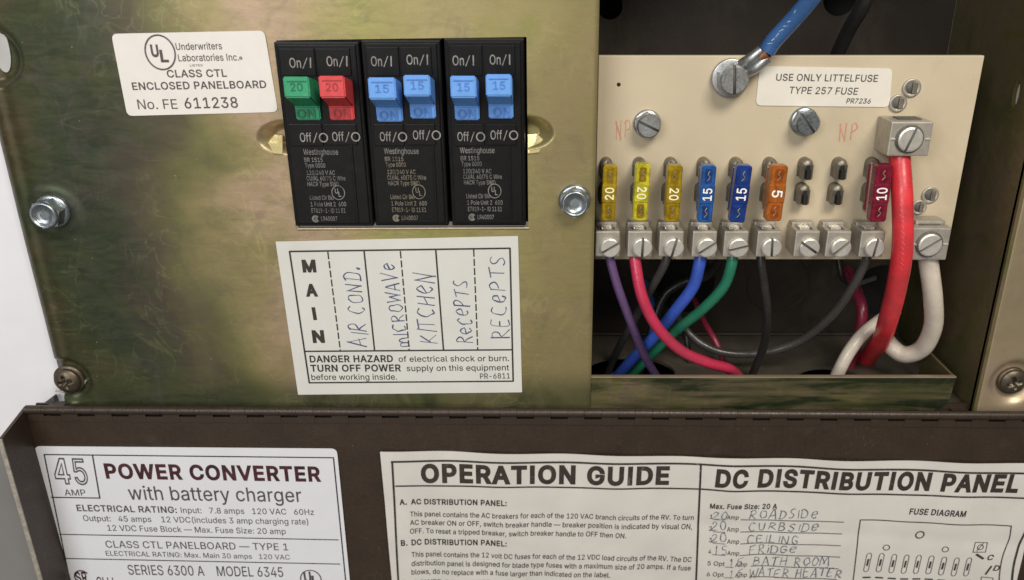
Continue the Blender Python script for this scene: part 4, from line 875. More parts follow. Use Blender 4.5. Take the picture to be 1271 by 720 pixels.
# ridge screws, rivets
def head(c, rf, r, h, ang, m1, name='mounting_screw', hexa=True):
    m_ = MB(); s_ = MB(); m_.lathe((c.x, BD, c.z), [(rf, 0), (rf, -1.0), (rf-.4, -1.4), (r*.8, -1.5)], 36)
    if hexa:
        pts = [(c.x+r*1.02*math.cos(ang+k*math.pi/3), BD-1.3, c.z+r*1.02*math.sin(ang+k*math.pi/3)) for k in range(6)]; m_.prism(pts, (0, -(h-1.5), 0))
    slotted(m_, s_, (c.x, BD-h+.4, c.z), r*.93, 1.5, ang, r*.2, .5)
    o = m_.build(name, m1, board, (c.x, BD, c.z)); s_.build('screw_slot', M['slot'], o)
g = P(910, 99, BD-5); head(g, 5.4, 4.8, 6.0, 1.65, M['steel'], 'ground_screw')
g1 = P(804.5, 155.5, BD-3.5); head(g1, 4.4, 4.0, 4.6, -.45, M['steel']); g2 = P(1001, 152.5, BD-3.5); head(g2, 4.4, 4.0, 4.6, 2.25, M['steel_b'])
for (px, py, r) in ((1131,109,2.9), (1114,128,2.8), (1154,242,2.8), (1140,257,2.5)):
    c = P(px, py, BD); m_ = MB(); m_.lathe((c.x, BD, c.z), [(r, .1), (r, -.5), (r*.82, -.75), (r*.66, -.35), (r*.3, .3)], 28)
    o = m_.build('rivet', M['lug'], board, (c.x, BD, c.z)); m_ = MB(); m_.lathe((c.x, BD, c.z), [(r*.62, -.1), (r*.60, -.38), (.1, -.4)], 20)
    m_.build('rivet_bore', M['slot'], o); m_ = MB(); m_.box(c.x+.1, c.x+r*.55, BD-.95, BD-.3, c.z-r*.6, c.z+r*.6, .2); m_.build('rivet_petal', M['clip'], o)
m_ = MB(); c = P(768, 105, BD); m_.lathe((c.x, BD, c.z), [(.65, .02), (.6, -.05), (.1, -.06)], 14); m_.build('pin_hole', M['hole'], board)
m_ = MB(); hand(m_, bs, 'NP', (763, 174), (787, 171), 21, .28, .05, seed=5); m_.build('red_pen_mark', M['redpen'], board); m_ = MB(); hand(m_, bs, 'NP', (1040, 174), (1066, 172), 20, .28, .05, seed=9); m_.build('red_pen_mark', M['redpen'], board)

# ================================================================ FUSES
def fuse(top, bot, wpx, m, num, ccw, label, YF=1.0, pm='fprint', dk='f_yd'):
    """blade fuse standing on edge in its clips; top/bot: ends of the outer face"""
    T0, B0 = P(*top, YF), P(*bot, YF); L = (T0-B0).length; u = (T0-B0).normalized(); v = Vector((u.z, 0, -u.x)); w_ = wpx*.262/2
    root = empty('blade_fuse', (B0.x, BD-4, B0.z), label, 'fuse', 'blade fuses plugged into the board')
    C = (T0+B0)/2
    def pt(a, b, y): q = C+u*a+v*b; return Vector((q.x, y, q.z))
    def blk(mb, a0, a1, b, y0, y1, bev=.35, taper=1.0):
        bm = bmesh.new(); bmesh.ops.create_cube(bm, size=1)
        for q in bm.verts:
            a = a0+(q.co.x+.5)*(a1-a0); y = y0+(q.co.y+.5)*(y1-y0); k = taper if q.co.y > 0 else 1
            q.co = pt(a*k, b*(q.co.z*2), y)
        bmesh.ops.bevel(bm, geom=bm.edges[:], offset=bev, segments=2, affect='EDGES'); mb.bm(bm)
    def plan(a0, a1, b_, r, y0, y1, ch=.35):
        """rounded-end slab with a softened outer edge"""
        o = rounded([(a0,-b_),(a1,-b_),(a1,b_),(a0,b_)], r, 5); n = len(o); c_ = [(p.x, p.y) for p in o]
        cx_ = (a0+a1)/2; inn = [(cx_+(x_-cx_)*(1-2*ch/(a1-a0)), y_*(1-ch/b_)) for x_, y_ in c_]
        vs = [pt(x_, y_, y0) for x_, y_ in inn]+[pt(x_, y_, y0+ch) for x_, y_ in c_]+[pt(x_, y_, y1) for x_, y_ in c_]
        return vs, [list(range(n))]+[(i, (i+1)%n, n+(i+1)%n, n+i) for i in range(n)]+[(n+i, n+(i+1)%n, 2*n+(i+1)%n, 2*n+i) for i in range(n)]+[[2*n+i for i in range(n)]]
    m_ = MB()
    for (a0, a1) in ((-L/2, -L*.13), (L*.13, L/2)):      # two hollow ends and the solid number block
        m_.add(*plan(a0, a1, w_*.97, 1.0, YF+.25, YF+3.4))
    m_.add(*plan(-L*.17, L*.17, w_, .5, YF, YF+3.3)); m_.add(*plan(-L/2+.15, L/2-.15, w_*.9, 1.0, YF+.6, YF+3.9))
    blk(m_, -L/2+1.6, L/2-1.6, w_*.5, YF+3.5, YF+8.5, .4, .94)
    body = m_.build('body', m, root)
    i_ = MB()
    for s_ in (1, -1): blk(i_, s_*L*.34-2.2, s_*L*.34+2.2, .3, YF+1.2, BD-.5, .05)
    i_.build('blade', M['clip'], root)
    # sunk test windows at both ends with a bit of the metal link showing
    t = MB(); k_ = MB()
    for s_ in (1, -1):
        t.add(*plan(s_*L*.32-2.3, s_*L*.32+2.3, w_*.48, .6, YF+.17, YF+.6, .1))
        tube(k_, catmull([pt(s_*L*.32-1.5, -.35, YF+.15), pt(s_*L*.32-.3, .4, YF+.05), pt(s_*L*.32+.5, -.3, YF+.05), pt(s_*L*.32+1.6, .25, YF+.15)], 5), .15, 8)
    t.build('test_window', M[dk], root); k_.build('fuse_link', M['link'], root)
    # number
    cx, cy = (top[0]+bot[0])/2, (top[1]+bot[1])/2; hh = 7.6 if len(num) == 2 else 4.5; dxp = (top[0]-bot[0])/max(1, (bot[1]-top[1])); sf = Surf(YF)
    cap = wpx*.62; n_ = MB()
    if ccw: a_, b_ = (cx+cap/2-dxp*hh, cy+hh), (cx+cap/2+dxp*hh, cy-hh)
    else: a_, b_ = (cx-cap/2+dxp*hh, cy-hh), (cx-cap/2-dxp*hh, cy+hh)
    text(n_, sf, num, a_, b_, cap, .02, lift=.12); n_.build('rating_number', M[pm], root)
    return root
fuse((758,206), (755,275), 17, M['f_y'], '20', True, 'clear amber yellow 20 fuse, first from the left edge of the board', pm='fprinty')
fuse((799,204), (794,275), 18, M['f_yb'], '20', False, 'bright lemon yellow 20 fuse above the crimson wire', pm='fprinty')
fuse((839,206), (834,276), 18, M['f_y'], '20', False, 'clear amber yellow 20 fuse beside the lighter blue fuse', pm='fprinty')
fuse((881,206), (875,277), 17.5, M['f_b'], '15', True, 'lighter blue 15 fuse above the blue wire', dk='f_bd')
fuse((925,206), (915,277), 19, M['f_b2'], '15', True, 'deep blue 15 fuse above the green wire', dk='f_bd')
fuse((969,206), (960,275), 20, M['f_o'], '5', False, 'orange 5 fuse, right of the deep blue fuse', dk='f_od')
fuse((1099,205), (1090,276), 20, M['f_r'], '10', True, 'maroon 10 fuse partly behind the thick red cable', 1.5, dk='f_rd')

# ================================================================ WIRES
def wire(name, pts, rpx, m, label, cat='wire', org=None, rf=None, Yref=8, strands=None):
    p = [P(x, y, Y) for x, y, Y in pts]; path = catmull(p, 8); m_ = MB(); tube(m_, path, rpx*.27, 18, rf=rf)
    o = m_.build(name, m, None, min(p, key=lambda q: q.z)); tag(o, label, cat); return o, path
wire('wire', [(756,312,9),(758,325,8.5),(768,360,8),(783,400,10),(798,438,16),(815,468,22),(828,492,28)], 5.6, M['w_purple'], 'purple wire curving down from the leftmost lug')
wire('wire', [(788,312,9),(789,328,7),(797,368,4),(815,405,4),(845,435,5),(878,450,7),(905,458,11),(918,470,18),(922,485,24)], 7.0, M['w_red'], 'crimson wire sweeping right from the second lug')
wire('wire', [(830,312,9),(824,330,9),(806,362,14),(788,395,24),(764,440,36),(752,470,42)], 5.4, M['w_grey'], 'dusty black wire crossing behind the crimson wire')
wire('wire', [(870,312,9),(868,328,8),(860,356,9),(838,386,12),(812,418,18),(785,446,24),(764,470,30)], 7.6, M['w_blue'], 'royal blue wire running down left from the fourth lug')
wire('wire', [(909,312,9),(908,328,8),(898,356,10),(872,384,14),(842,408,19),(812,436,26),(780,470,32)], 6.8, M['w_green'], 'green wire curving down left under the deep blue fuse')
wire('wire', [(944,312,9),(945,330,8),(949,358,9),(952,390,12),(949,425,17),(938,455,22),(925,485,28)], 5.4, M['w_black'], 'black wire hanging straight below the orange fuse')
wire('wire', [(1077,312,9),(1074,325,9),(1058,356,12),(1030,394,18),(992,424,24),(945,438,28),(900,438,30),(868,425,32),(845,400,38),(835,370,60)], 5.6, M['w_grey'], 'long dusty black wire sweeping left from the lug beside the red cable')
wire('wire', [(1052,335,60),(1062,358,46),(1070,385,38),(1066,420,36),(1054,455,34),(1044,490,34)], 7.5, M['w_dred'], 'dark red wire deep in the compartment behind the thin white wire')
wire('wire', [(862,372,60),(874,400,46),(890,428,38),(905,470,34)], 4.5, M['w_dred'], 'thin dark red wire deep behind the green wire')
wire('wire', [(800,350,62),(812,400,48),(800,440,40),(760,470,36)], 7, M['w_bl2'], 'dusty blue wire lying low in the tray corner')
wire('wire', [(905,300,40),(880,340,46),(845,352,50),(822,372,50),(806,420,46),(790,470,44)], 6.5, M['w_black'], 'black wire looping in the deep shadow between the blue and green wires')
wire('wire', [(1040,318,60),(1046,345,58),(1060,352,62),(1085,345,72)], 4, M['w_black'], 'short black wire end deep behind the long dusty wire')
wire('wire', [(832,340,70),(838,380,50),(852,420,40),(858,470,36)], 4, M['w_black'], 'thin black wire hanging deep behind the blue wire')
o, pth = wire('cable', [(1117,186,9),(1117,200,8),(1120,250,3),(1120,310,1),(1112,360,4),(1102,398,9),(1094,422,19),(1080,440,34),(1066,462,44),(1060,490,48)], 12.0, M['w_bred'], 'thick bright red cable dropping from the upper lug', 'cable')
o2, _ = wire('cable', [(1151,318,9),(1153,330,9),(1158,370,9),(1158,405,12),(1145,432,16),(1122,440,20),(1102,425,25),(1088,400,34)], 11.5, M['w_white'], 'thick white cable looping up behind the red cable', 'cable')
wire('cable', [(1112,385,30),(1092,398,26),(1070,416,22),(1052,440,19),(1036,472,18),(1024,500,18)], 8.6, M['w_white'], 'thinner white cable slanting down into the tray hole', 'cable')
# faint print along the cables, lying on the round insulation
def on_wire(path, r, Yr):
    def rel_(x, z):
        q = min(path, key=lambda p: (p.x-x)**2+(p.z-z)**2); d2 = min(r*r*.95, (q.x-x)**2+(q.z-z)**2)
        i = path.index(q); best = d2; yy = q.y
        for j in (i-1, i+1):
            if 0 <= j < len(path):
                p = path[j]; e = Vector((p.x-q.x, p.z-q.z)); L2 = e.length_squared
                if L2 > 0:
                    t = max(0, min(1, ((x-q.x)*e.x+(z-q.z)*e.y)/L2)); dx = x-q.x-e.x*t; dz = z-q.z-e.y*t; dd = dx*dx+dz*dz
                    if dd < best: best = dd; yy = q.y+(p.y-q.y)*t
        return yy-math.sqrt(max(.01, r*r-best))-Yr
    return Surf(Yr, rel_)
sf = on_wire(pth, 12*.27, -2); m_ = MB()
rnd = random.Random(4)
for k in range(13):     # worn, unreadable print
    y_ = 255+k*6.5; x_ = 1121-max(0, y_-300)*.05; line(m_, sf, (x_-rnd.uniform(0, 2), y_), (x_+rnd.uniform(.5, 2), y_+rnd.uniform(1.5, 3.5)), .6, .2)
m_.build('cable_print', M['w_printr'], o)
# ground cable with its crimped ring terminal
gw, gp = wire('cable', [(952,63,8),(961,50,7),(985,24,4),(1010,-6,0),(1030,-40,-4)], 9.6, M['w_bl2'], 'dusty blue ground cable with a crimped ring terminal on the slotted hex screw', 'cable')
sf = on_wire(gp, 9.6*.27, 1.5); m_ = MB(); rnd = random.Random(8)
for k in range(6):      # worn, unreadable strokes before the number
    x_, y_ = 959+k*4.3, 56-k*5.6; line(m_, sf, (x_-2, y_+rnd.uniform(-1, 2)), (x_+rnd.uniform(1, 3), y_-rnd.uniform(1, 4)), .7, .22)
text(m_, sf, '10', (990,21), (1001,8), 8, 0, lift=.22); m_.build('cable_print', M['w_print'], gw)
m_ = MB(); gc = Vector((g.x, BD-.9, g.z)); a = P(927, 83, BD-2.5); b = P(949, 67, BD-5)
dirv = (b-a).normalized(); side = dirv.cross(Vector((0,-1,0))).normalized()
tongue = [gc+side*3.2, gc-side*3.2, a-side*2.6+Vector((0,.8,0)), a+side*2.6+Vector((0,.8,0))]
m_.prism(tongue, (0, -1.0, 0)); m_.lathe((g.x, BD-.7, g.z), [(5.9, .2), (5.9, -.8), (5.6, -.95), (3, -.95)], 36)
for s_ in (-1, 1):
    tube(m_, catmull([a+side*1.55*s_-dirv*.5, a+side*1.6*s_+dirv*2+Vector((0,-1,0)), b+side*1.5*s_], 5), 1.75, 12)
m_.build('ring_terminal', M['steel'], gw)
m_ = MB(); tube(m_, [b-dirv*1.2, b+dirv*1.0], 2.0, 12); m_.build('copper_end', M['copper'], gw)
# black wire in the upper compartment
wire('wire', [(1090,-40,30),(1072,5,34),(1052,40,40),(1036,75,46)], 9, M['w_black'], 'black wire in the dark space above the fuse board')

# ================================================================ STICKERS on the cover
def quad(*c): return list(c)
# approval sticker
s1, sf = sticker('approval_sticker', [(138,42),(328,38),(345,139),(158,144)], -.35, 1.7, M['paper'], 'white round-cornered sticker reading ENCLOSED PANELBOARD, top left of the cover')
m_ = MB(); ring(m_, sf, (199,65), 16.3, 1.6, sz=1.12, sx=1.0, n=40); text(m_, sf, 'U', (188.5,70), (198,70), 14, .05); text(m_, sf, 'L', (200,76.5), (210,76.5), 14, .05); m_.build('emblem', M['ink_soft'], s1)
m_ = MB()
text(m_, sf, 'Underwriters', (219,62), (276,61), 8.5, .008); text(m_, sf, 'Laboratories Inc.', (222,76), (297,75), 8.5, .008); ring(m_, sf, (299,72), 1.2, .9)
text(m_, sf, 'LISTED', (236,82.5), (252,82.2), 2.6)
text(m_, sf, 'CLASS CTL', (208,96), (282,95), 9, .022); text(m_, sf, 'ENCLOSED PANELBOARD', (165,111.5), (331,109), 9, .022)
text(m_, sf, 'No. FE', (172,135.5), (221,135), 12, .0); text(m_, sf, '611238', (230,134.5), (296,133.5), 13, .012)
m_.build('lettering', M['ink_soft'], s1)
# main circuit sticker
s2, sf = sticker('circuit_sticker', [(342,300),(643,293),(648,487),(370,490)], -.35, .3, M['paper2'], 'off white circuit chart sticker with handwritten breaker names under the breakers')
m_ = MB()
TL, TR, BL, BR = (359.5,312), (633,308), (384,475), (637,473); ml, mr = (379,436), (636,434)
for a, b in ((TL,TR),(TL,BL),(TR,BR),(BL,BR),(ml,mr)): line(m_, sf, a, b, 2.0)
line(m_, sf, (452,312), (465,435), 1.9); line(m_, sf, (541,311), (550.5,434), 1.9)
for a, b in (((407,313),(422.5,435)), ((497,312),(508,434)), ((588,310),(593,433))): line(m_, sf, a, b, 1.6, dash=(2.2,.9))
m_.build('printed_rules', M['ink'], s2)
m_ = MB()
for c, x, y, w_ in (('M',376,337,17),('A',380,367,15),('I',389,396,4.5),('N',388.5,424.5,15)): text(m_, sf, c, (x,y), (x+w_,y-.2), 13.5, .075)
m_.build('bold_word', M['ink_brown'], s2)
m_ = MB(); text(m_, sf, 'DANGER HAZARD', (385,449.5), (488,449), 8, .035); text(m_, sf, 'TURN OFF POWER', (386,461), (498,460.5), 8, .035)
text(m_, sf, 'of electrical shock or burn.', (495,449), (632,448), 7, .006); text(m_, sf, 'supply on this equipment', (505,460.5), (632,459.5), 7, .006)
text(m_, sf, 'before working inside.', (387,471.5), (493,471), 7, .006); text(m_, sf, 'PR-6811', (596,470), (633,469.5), 6.5, .006)
m_.build('warning_text', M['ink'], s2)
m_ = MB()
hand(m_, sf, 'AIR COND.', (457,430), (446,330), 20, .31, .045, seed=2); hand(m_, sf, 'mICROWAVe', (508,430), (489,323), 17, .31, .045, seed=3)
hand(m_, sf, 'KITCHeN', (541,427), (537,337), 22, .31, .045, seed=4); hand(m_, sf, 'ReCePTS', (587,426), (580,346), 18, .31, .05, seed=6); hand(m_, sf, 'RECePTS', (631,421), (626,315), 20, .31, .045, seed=8)
m_.build('handwriting', M['pen'], s2)
# fuse type sticker on the board
s3, sf = sticker('fuse_type_sticker', [(943,82),(1108,85),(1104,133),(938,131)], BD-.3, 1.8, M['paper5'], 'small cream sticker naming the fuse type on the beige board')
m_ = MB(); text(m_, sf, 'USE ONLY LITTELFUSE', (963,100), (1089,101.5), 8.5, .012); text(m_, sf, 'TYPE 257 FUSE', (979,116), (1064,117.5), 8.5, .012, slant=.06); text(m_, sf, 'PR7236', (1050,128), (1080,128.5), 6, .02, slant=.15)
m_.build('lettering', M['ink_soft'], s3)

# ================================================================ DOOR
DY = -2.0
dz1 = P(600, 522.6, DY).z; dx0 = P(33, 512, DY).x; dx1 = P(1330, 520, DY).x; dz0 = P(600, 830, DY).z
door = empty('cabinet_door', ((dx0+dx1)/2, DY, dz0), 'dark brown enamelled steel door hanging open below the panel on a piano hinge', 'door')
dz1 = P(40, 520.6, DY).z; dsl = (P(1250, 528.3, DY).z-dz1)/(P(1250, 520, DY).x-dx0)
mb = grid_sheet(dx0, dx1, dz0, dz1, 90, 26, lambda x, z: DY+.15*math.sin(x*.05)+.08*math.sin(z*.1+x*.03), shear=lambda x, z: dsl*(x-dx0)*(z-dz0)/(dz1-dz0), th=1.2); mb.build('door_sheet', M['brown'], door, auto=False)
ztop = P(20, 506.5, DY).z
m_ = MB(); zL = P(2, 545, -16).z
m_.prism([(dx0, DY+1.2, ztop), (dx0, -16, zL+.0), (dx0, -16, dz0), (dx0, DY+1.2, dz0)], (-1.1, 0, 0)); m_.build('side_flange', M['brown'], door)
m_ = MB(); m_.box(dx0-1.3, dx0+.15, -16.4, -15.9, dz0, zL, .12); m_.build('flange_edge', M['brown_edge'], door)
# hinge knuckles
hz = P(600, 512.5, DY-.8).z; hzL = P(40, 509.5, DY-.8).z; hzR = P(1250, 517, DY-.8).z
def hzz(x): return hzL+(hzR-hzL)*max(0, (x-dx0))/(P(1250,520,DY-.8).x-dx0)*1.0
kx = dx0+.2; kn = 0; kw = 5.75
leaf = MB(); leaf.box(dx0+.5, dx1, 2.6, 3.4, hz-7, hz+.5); leaf.build('fixed_hinge_leaf', M['brown'], door)
while kx < dx1-kw:
    za = hzz(kx+kw/2); m_ = MB(); r = 1.5; dzt = dz1+dsl*(kx+kw/2-dx0)
    tube(m_, [Vector((kx+.04, DY-.1, za)), Vector((kx+kw-.04, DY-.1, za))], r, 14)
    if kn % 2 == 0:   # knuckle that runs into the door sheet
        m_.box(kx+.04, kx+kw-.04, DY-.45, DY+.9, dzt-.6, za-.5, .05)
    else:             # knuckle of the fixed leaf, a gap under it
        m_.box(kx+.1, kx+kw-.1, DY+1.0, 3.4, za-1.2, za+.2, .1)
        m_.box(kx-.1, kx+kw+.1, DY-.33, DY+.9, dzt-.6, za-r-1.0, .05)
    m_.build('hinge_knuckle', M['brown'], door); kx += kw; kn += 1
m_ = MB(); x_ = dx0
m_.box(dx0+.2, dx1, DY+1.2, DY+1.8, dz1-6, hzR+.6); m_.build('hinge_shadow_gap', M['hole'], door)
# scuff on the door
sf = Surf(DY-.2); m_ = MB(); rnd = random.Random(3)
for k in range(26):
    x = 1062+rnd.uniform(-14, 22); y = 543+rnd.uniform(-14, 14)-(x-1070)*.5; line(m_, sf, (x, y), (x+rnd.uniform(-4, 5), y-rnd.uniform(1, 5)), rnd.uniform(.15, .35), .05)
m_.build('scuff_mark', M['scuff'], door)

# power converter sticker
s4, sf = sticker('rating_sticker', [(42,554),(418,557),(441,790),(100,790)], DY-.5, 2.2, M['paper3'], 'glossy white sticker headed POWER CONVERTER on the brown door')
m_ = MB()
line(m_, sf, (55,564), (414,568), 1.7); line(m_, sf, (55,564), (99,780), 1.7); line(m_, sf, (414,568), (435,780), 1.7)
line(m_, sf, (115,565), (124,618), 1.7); line(m_, sf, (64,617), (124.5,618), 1.7); line(m_, sf, (74,663), (420,670), 1.5); line(m_, sf, (80,693), (422,700), 1.5)
m_.build('printed_rules', M['ink'], s4)
m_ = MB(); text(m_, sf, '45', (70,600), (111,601), 31, .02, outline=.016); m_.build('outlined_number', M['ink_soft'], s4)
m_ = MB(); text(m_, sf, 'POWER CONVERTER', (132,593), (399,597), 17, .05); m_.build('headline', M['ink_maroon'], s4)
m_ = MB(); text(m_, sf, 'with battery charger', (161,620), (375,623), 17, .006)
text(m_, sf, 'AMP', (81,615), (107,615), 7.5, .006)
text(m_, sf, 'ELECTRICAL RATING:', (96,634), (220,636.5), 7.5, .03); text(m_, sf, 'Input:   7.8 amps   120 VAC   60Hz', (225,636.5), (390,639), 7, .004)
text(m_, sf, 'Output:   45 amps    12 VDC(includes 3 amp charging rate)', (104,646.5), (383,651), 7, .004)
text(m_, sf, '12 VDC Fuse Block \u2014 Max. Fuse Size: 20 amp', (134,658.5), (355,663), 7, .004)
text(m_, sf, 'CLASS CTL PANELBOARD \u2014 TYPE 1', (132,679.5), (358,683), 8.5, .006); text(m_, sf, 'ELECTRICAL RATING: Max. Main 30 amps   120 VAC', (132,689.5), (360,694.5), 6, .004)
text(m_, sf, 'SERIES 6300 A    MODEL 6345', (160,713), (352,716), 12, .006)
m_.build('rating_text', M['ink_soft'], s4)
m_ = MB(); ring(m_, sf, (102,716), 10.2, 2, a0=35, a1=325, sz=1.1); text(m_, sf, 'SR', (96,723), (110,723), 13, .03); m_.build('certification_mark', M['ink_maroon'], s4)
m_ = MB(); text(m_, sf, 'CLI I', (121,727), (142,728), 11, .02); ring(m_, sf, (386,719), 14.5, 1.6, sz=1.12, n=36); text(m_, sf, 'U', (378,722), (387,722), 12, .05); text(m_, sf, 'L', (388,727), (396,727), 12, .05); m_.build('emblem', M['ink_soft'], s4)

# operation guide, a wrinkled paper sheet
def rel(x, z):
    return DYG + 0
def wr(x, z):
    a = .38*math.sin(x*.155+.9)*math.exp(-max(0, (-60-z))/14.0) + .22*math.sin(x*.31+z*.05+1.7)+.16*math.sin((x+z*1.3)*.12+2.1)
    a += .5*math.exp(-((x-54+.15*z)/5.0)**2)*math.sin(z*.2) - .28*math.exp(-((x-96)/9.0)**2)
    a += .35*math.exp(-((z+92+.08*(x-90))/2.6)**2)*(1 if x > 40 else .35)
    return .75*a
def ed(x, z): return .15*math.sin(x*.155+.9)+.09*math.sin(x*.31+1.7)
gy = DY-1.15
gs = Surf(gy, wr, ed)
A, B = P(472,560,gy), P(1262,576,gy); C_, D_ = P(486,800,gy), P(1262,800,gy)
gx1 = P(1300,577,gy).x; nx, nz = 230, 46; vs = []; fs = []
for j in range(nz+1):
    for i in range(nx+1):
        t = i/nx; x = A.x+(gx1-A.x)*t; zt_ = A.z+(B.z-A.z)*(x-A.x)/(B.x-A.x); z = zt_+(C_.z-zt_)*j/nz; vs.append(gs.pt(x, z))
fs = [(j*(nx+1)+i, j*(nx+1)+i+1, (j+1)*(nx+1)+i+1, (j+1)*(nx+1)+i) for j in range(nz) for i in range(nx)]
mb = MB(); mb.add(vs, fs, True)
back = [v+Vector((0,.3,0)) for v in vs]; edge = list(range(nx+1)); mb.add([vs[i] for i in edge]+[back[i] for i in edge], [(i, i+1, nx+2+i, nx+1+i) for i in range(nx)])
le = [j*(nx+1) for j in range(nz+1)]; mb.add([vs[i] for i in le]+[back[i] for i in le], [(i, i+1, nz+2+i, nz+1+i) for i in range(nz)])
s5 = mb.build('guide_sheet', M['paper4'], None, (20, gy, C_.z), auto=False); tag(s5, 'wrinkled white paper guide headed OPERATION GUIDE on the brown door', 'instruction sheet')
sf = gs; G = .16
m_ = MB()
line(m_, sf, (486,572), (869,576), 2.8, G, 50); line(m_, sf, (869,576), (1300,588.5), 2.8, G, 60); line(m_, sf, (487,572), (498,790), 2.6, G, 30)
line(m_, sf, (491,602.5), (869,607), 2.2, G, 50); line(m_, sf, (869,607), (1300,619), 2.4, G, 60); line(m_, sf, (870,576), (861,790), 2.6, G, 30)
m_.build('printed_rules', M['ink_brown'], s5)
m_ = MB(); text(m_, sf, 'OPERATION GUIDE', (523,598), (830,601), 20.5, .060, lift=G); text(m_, sf, 'DC DISTRIBUTION PANEL', (887,602.5), (1262,610.5), 20, .062, lift=G); m_.build('headline', M['ink_brown'], s5)
m_ = MB()
text(m_, sf, 'A.', (496,626), (505,626), 6.5, .04, lift=G); text(m_, sf, 'AC DISTRIBUTION PANEL:', (510,626), (629,627), 6.5, .035, lift=G)
text(m_, sf, 'B.', (498,676), (506,676), 6.5, .04, lift=G); text(m_, sf, 'DC DISTRIBUTION PANEL:', (511,676), (629,677), 6.5, .035, lift=G)
text(m_, sf, 'C.  POWER CONVERTER:', (499,726), (612,727), 6.5, .035, lift=G); text(m_, sf, 'FUSE DIAGRAM', (1128,638), (1198,640.5), 7, .035, lift=G); text(m_, sf, 'Max. Fuse Size: 20 A', (881,631), (964,631.5), 6, .035, lift=G)
m_.build('subheading', M['ink'], s5)['kind'] = 'stuff'
m_ = MB()
for s, a, b in (('This panel contains the AC breakers for each of the 120 VAC branch circuits of the RV. To turn', (509,641), (861,646)),
                ('AC breaker ON or OFF, switch breaker handle \u2014 breaker position is indicated by visual ON,', (509,651.5), (859,657)),
                ('OFF. To reset a tripped breaker, switch breaker handle to OFF then ON.', (509,662), (777,667)),
                ('This panel contains the 12 volt DC fuses for each of the 12 VDC load circuits of the RV. The DC', (511,690.5), (858,697)),
                ('distribution panel is designed for blade type fuses with a maximum size of 20 amps. If a fuse', (511,701.5), (857,707.5)),
                ('blows, do no replace with a fuse larger than indicated on the label.', (511,712), (757,716.5))):
    text(m_, sf, s, a, b, 6, .010, lift=G)
m_.build('body_text', M['ink'], s5)
rows = [(645,920,1047,881,''), (660,919,1045,880,''), (674,919,1043,880,''), (688,918,1042,879,''), (702.5,932,1040,878,' Opt'), (716,930,1038,877,' Opt')]
m_ = MB()
for k, (y, xa, xb, xl, o_) in enumerate(rows):
    line(m_, sf, (xa, y), (xb, y+2), 1.2, G, 16); text(m_, sf, str(k+1)+o_, (xl, y-1), (xl+(3.5 if not o_ else 21), y-1), 5.2, .012, lift=G)
    xm = 900 if not o_ else 910; text(m_, sf, 'Amp', (xm+2, y-.5), (xm+17, y-.3), 5.2, .012, lift=G); line(m_, sf, (xl+(5 if not o_ else 22), y), (xm, y+.3), .9, G, 4)
m_.build('fuse_list', M['ink_soft'], s5)
m_ = MB()
hand(m_, sf, 'ROADSIDe', (929,643.5), (1017,643), 10.5, .27, .06, G+.03, 11); hand(m_, sf, 'CURBSIDe', (928,659), (1018,658.5), 10, .27, .06, G+.03, 12)
hand(m_, sf, 'CEILING', (926,673.5), (992,674), 9.5, .27, .06, G+.03, 13); hand(m_, sf, 'FRiDGe', (928,687), (990,686), 10, .27, .06, G+.03, 14)
hand(m_, sf, 'BATH ROOM', (934,702), (1029,702), 11, .27, .06, G+.03, 15); hand(m_, sf, 'WATER HEATER', (929,716), (1045,715), 10.5, .27, .06, G+.03, 16)
for s_, x, y in (('20',884,645),('20',882,659),('20',882,673),('15',884,688),('15',903,702),('15',903,716)): hand(m_, sf, s_, (x,y), (x+21,y-1), 10.5, .24, .05, G+.05, 20+int(y))
m_.build('handwriting', M['pencil'], s5)
m_ = MB()
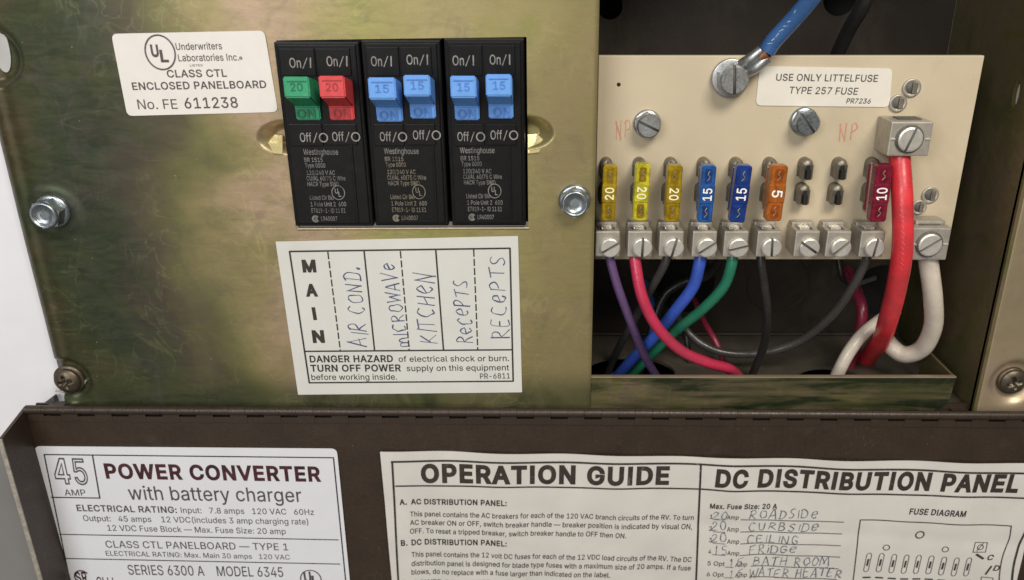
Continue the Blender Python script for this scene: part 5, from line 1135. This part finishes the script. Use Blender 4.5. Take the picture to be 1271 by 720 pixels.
line(m_, sf, (1068,645), (1255,653), 1.5, G, 24); line(m_, sf, (1068,645), (1056,740), 1.5, G, 20)
p4 = catmull([(1255,653,0),(1252,671,0),(1244,690,0),(1240,712,0),(1239,740,0)], 6)
ribbon(m_, sf, [(P(a.x, a.y, gy).x, P(a.x, a.y, gy).z) for a in p4], .38, G)
ring(m_, sf, (1142,664), 5.6, 1.7, G, sz=1.05); ring(m_, sf, (1100,680), 4.3, 1.1, G); ring(m_, sf, (1173,681), 4.2, 1.1, G)
q = [(1211,673.5),(1226,674.5),(1223,685.5),(1207.5,685)]
for k in range(4): line(m_, sf, q[k], q[(k+1)%4], 1.0, G)
ring(m_, sf, (1217,679.5), 4, 1.0, G); line(m_, sf, (1212,684), (1221,675), .9, G)
for k in range(9):
    cx = 1077+k*15.5; cy = 698+k*.6; top = (cx+2, cy-9); bot = (cx-2.2, cy+9.5)
    for d in (-3, 3): line(m_, sf, (top[0]+d, top[1]), (bot[0]+d, bot[1]), .9, G)
    for (c_, s_) in ((top, 1), (bot, -1)): ring(m_, sf, c_, 3, .9, G, 0 if s_ > 0 else 180, 180 if s_ > 0 else 360, n=8)
    line(m_, sf, (cx+1, cy-3.5), (cx-1, cy+4), 2.6, G); line(m_, sf, (cx-6, 716.5+k*.5), (cx+3, 716.8+k*.5), 2.4, G)
line(m_, sf, (1212,688), (1220,693.5), 3.2, G); line(m_, sf, (1230,703), (1223,713), 2.6, G)
text(m_, sf, 'C', (1224,695), (1231,695.5), 6.5, .03, lift=G, slant=.15); text(m_, sf, 'D', (1231.5,708), (1238.5,708.4), 6.5, .03, lift=G, slant=.15)
q = [(1218,716.5),(1232,717.5),(1231,735),(1216,735)]
for k in range(4): line(m_, sf, q[k], q[(k+1)%4], 1.0, G)
p4 = catmull([(1275,655,0),(1264,680,0),(1257,705,0),(1254,740,0)], 6); ribbon(m_, sf, [(P(a.x, a.y, gy).x, P(a.x, a.y, gy).z) for a in p4], .8, G)
m_.build('fuse_diagram', M['ink_brown'], s5)

for o in bpy.data.objects:
    if '_o' in o: del o['_o']
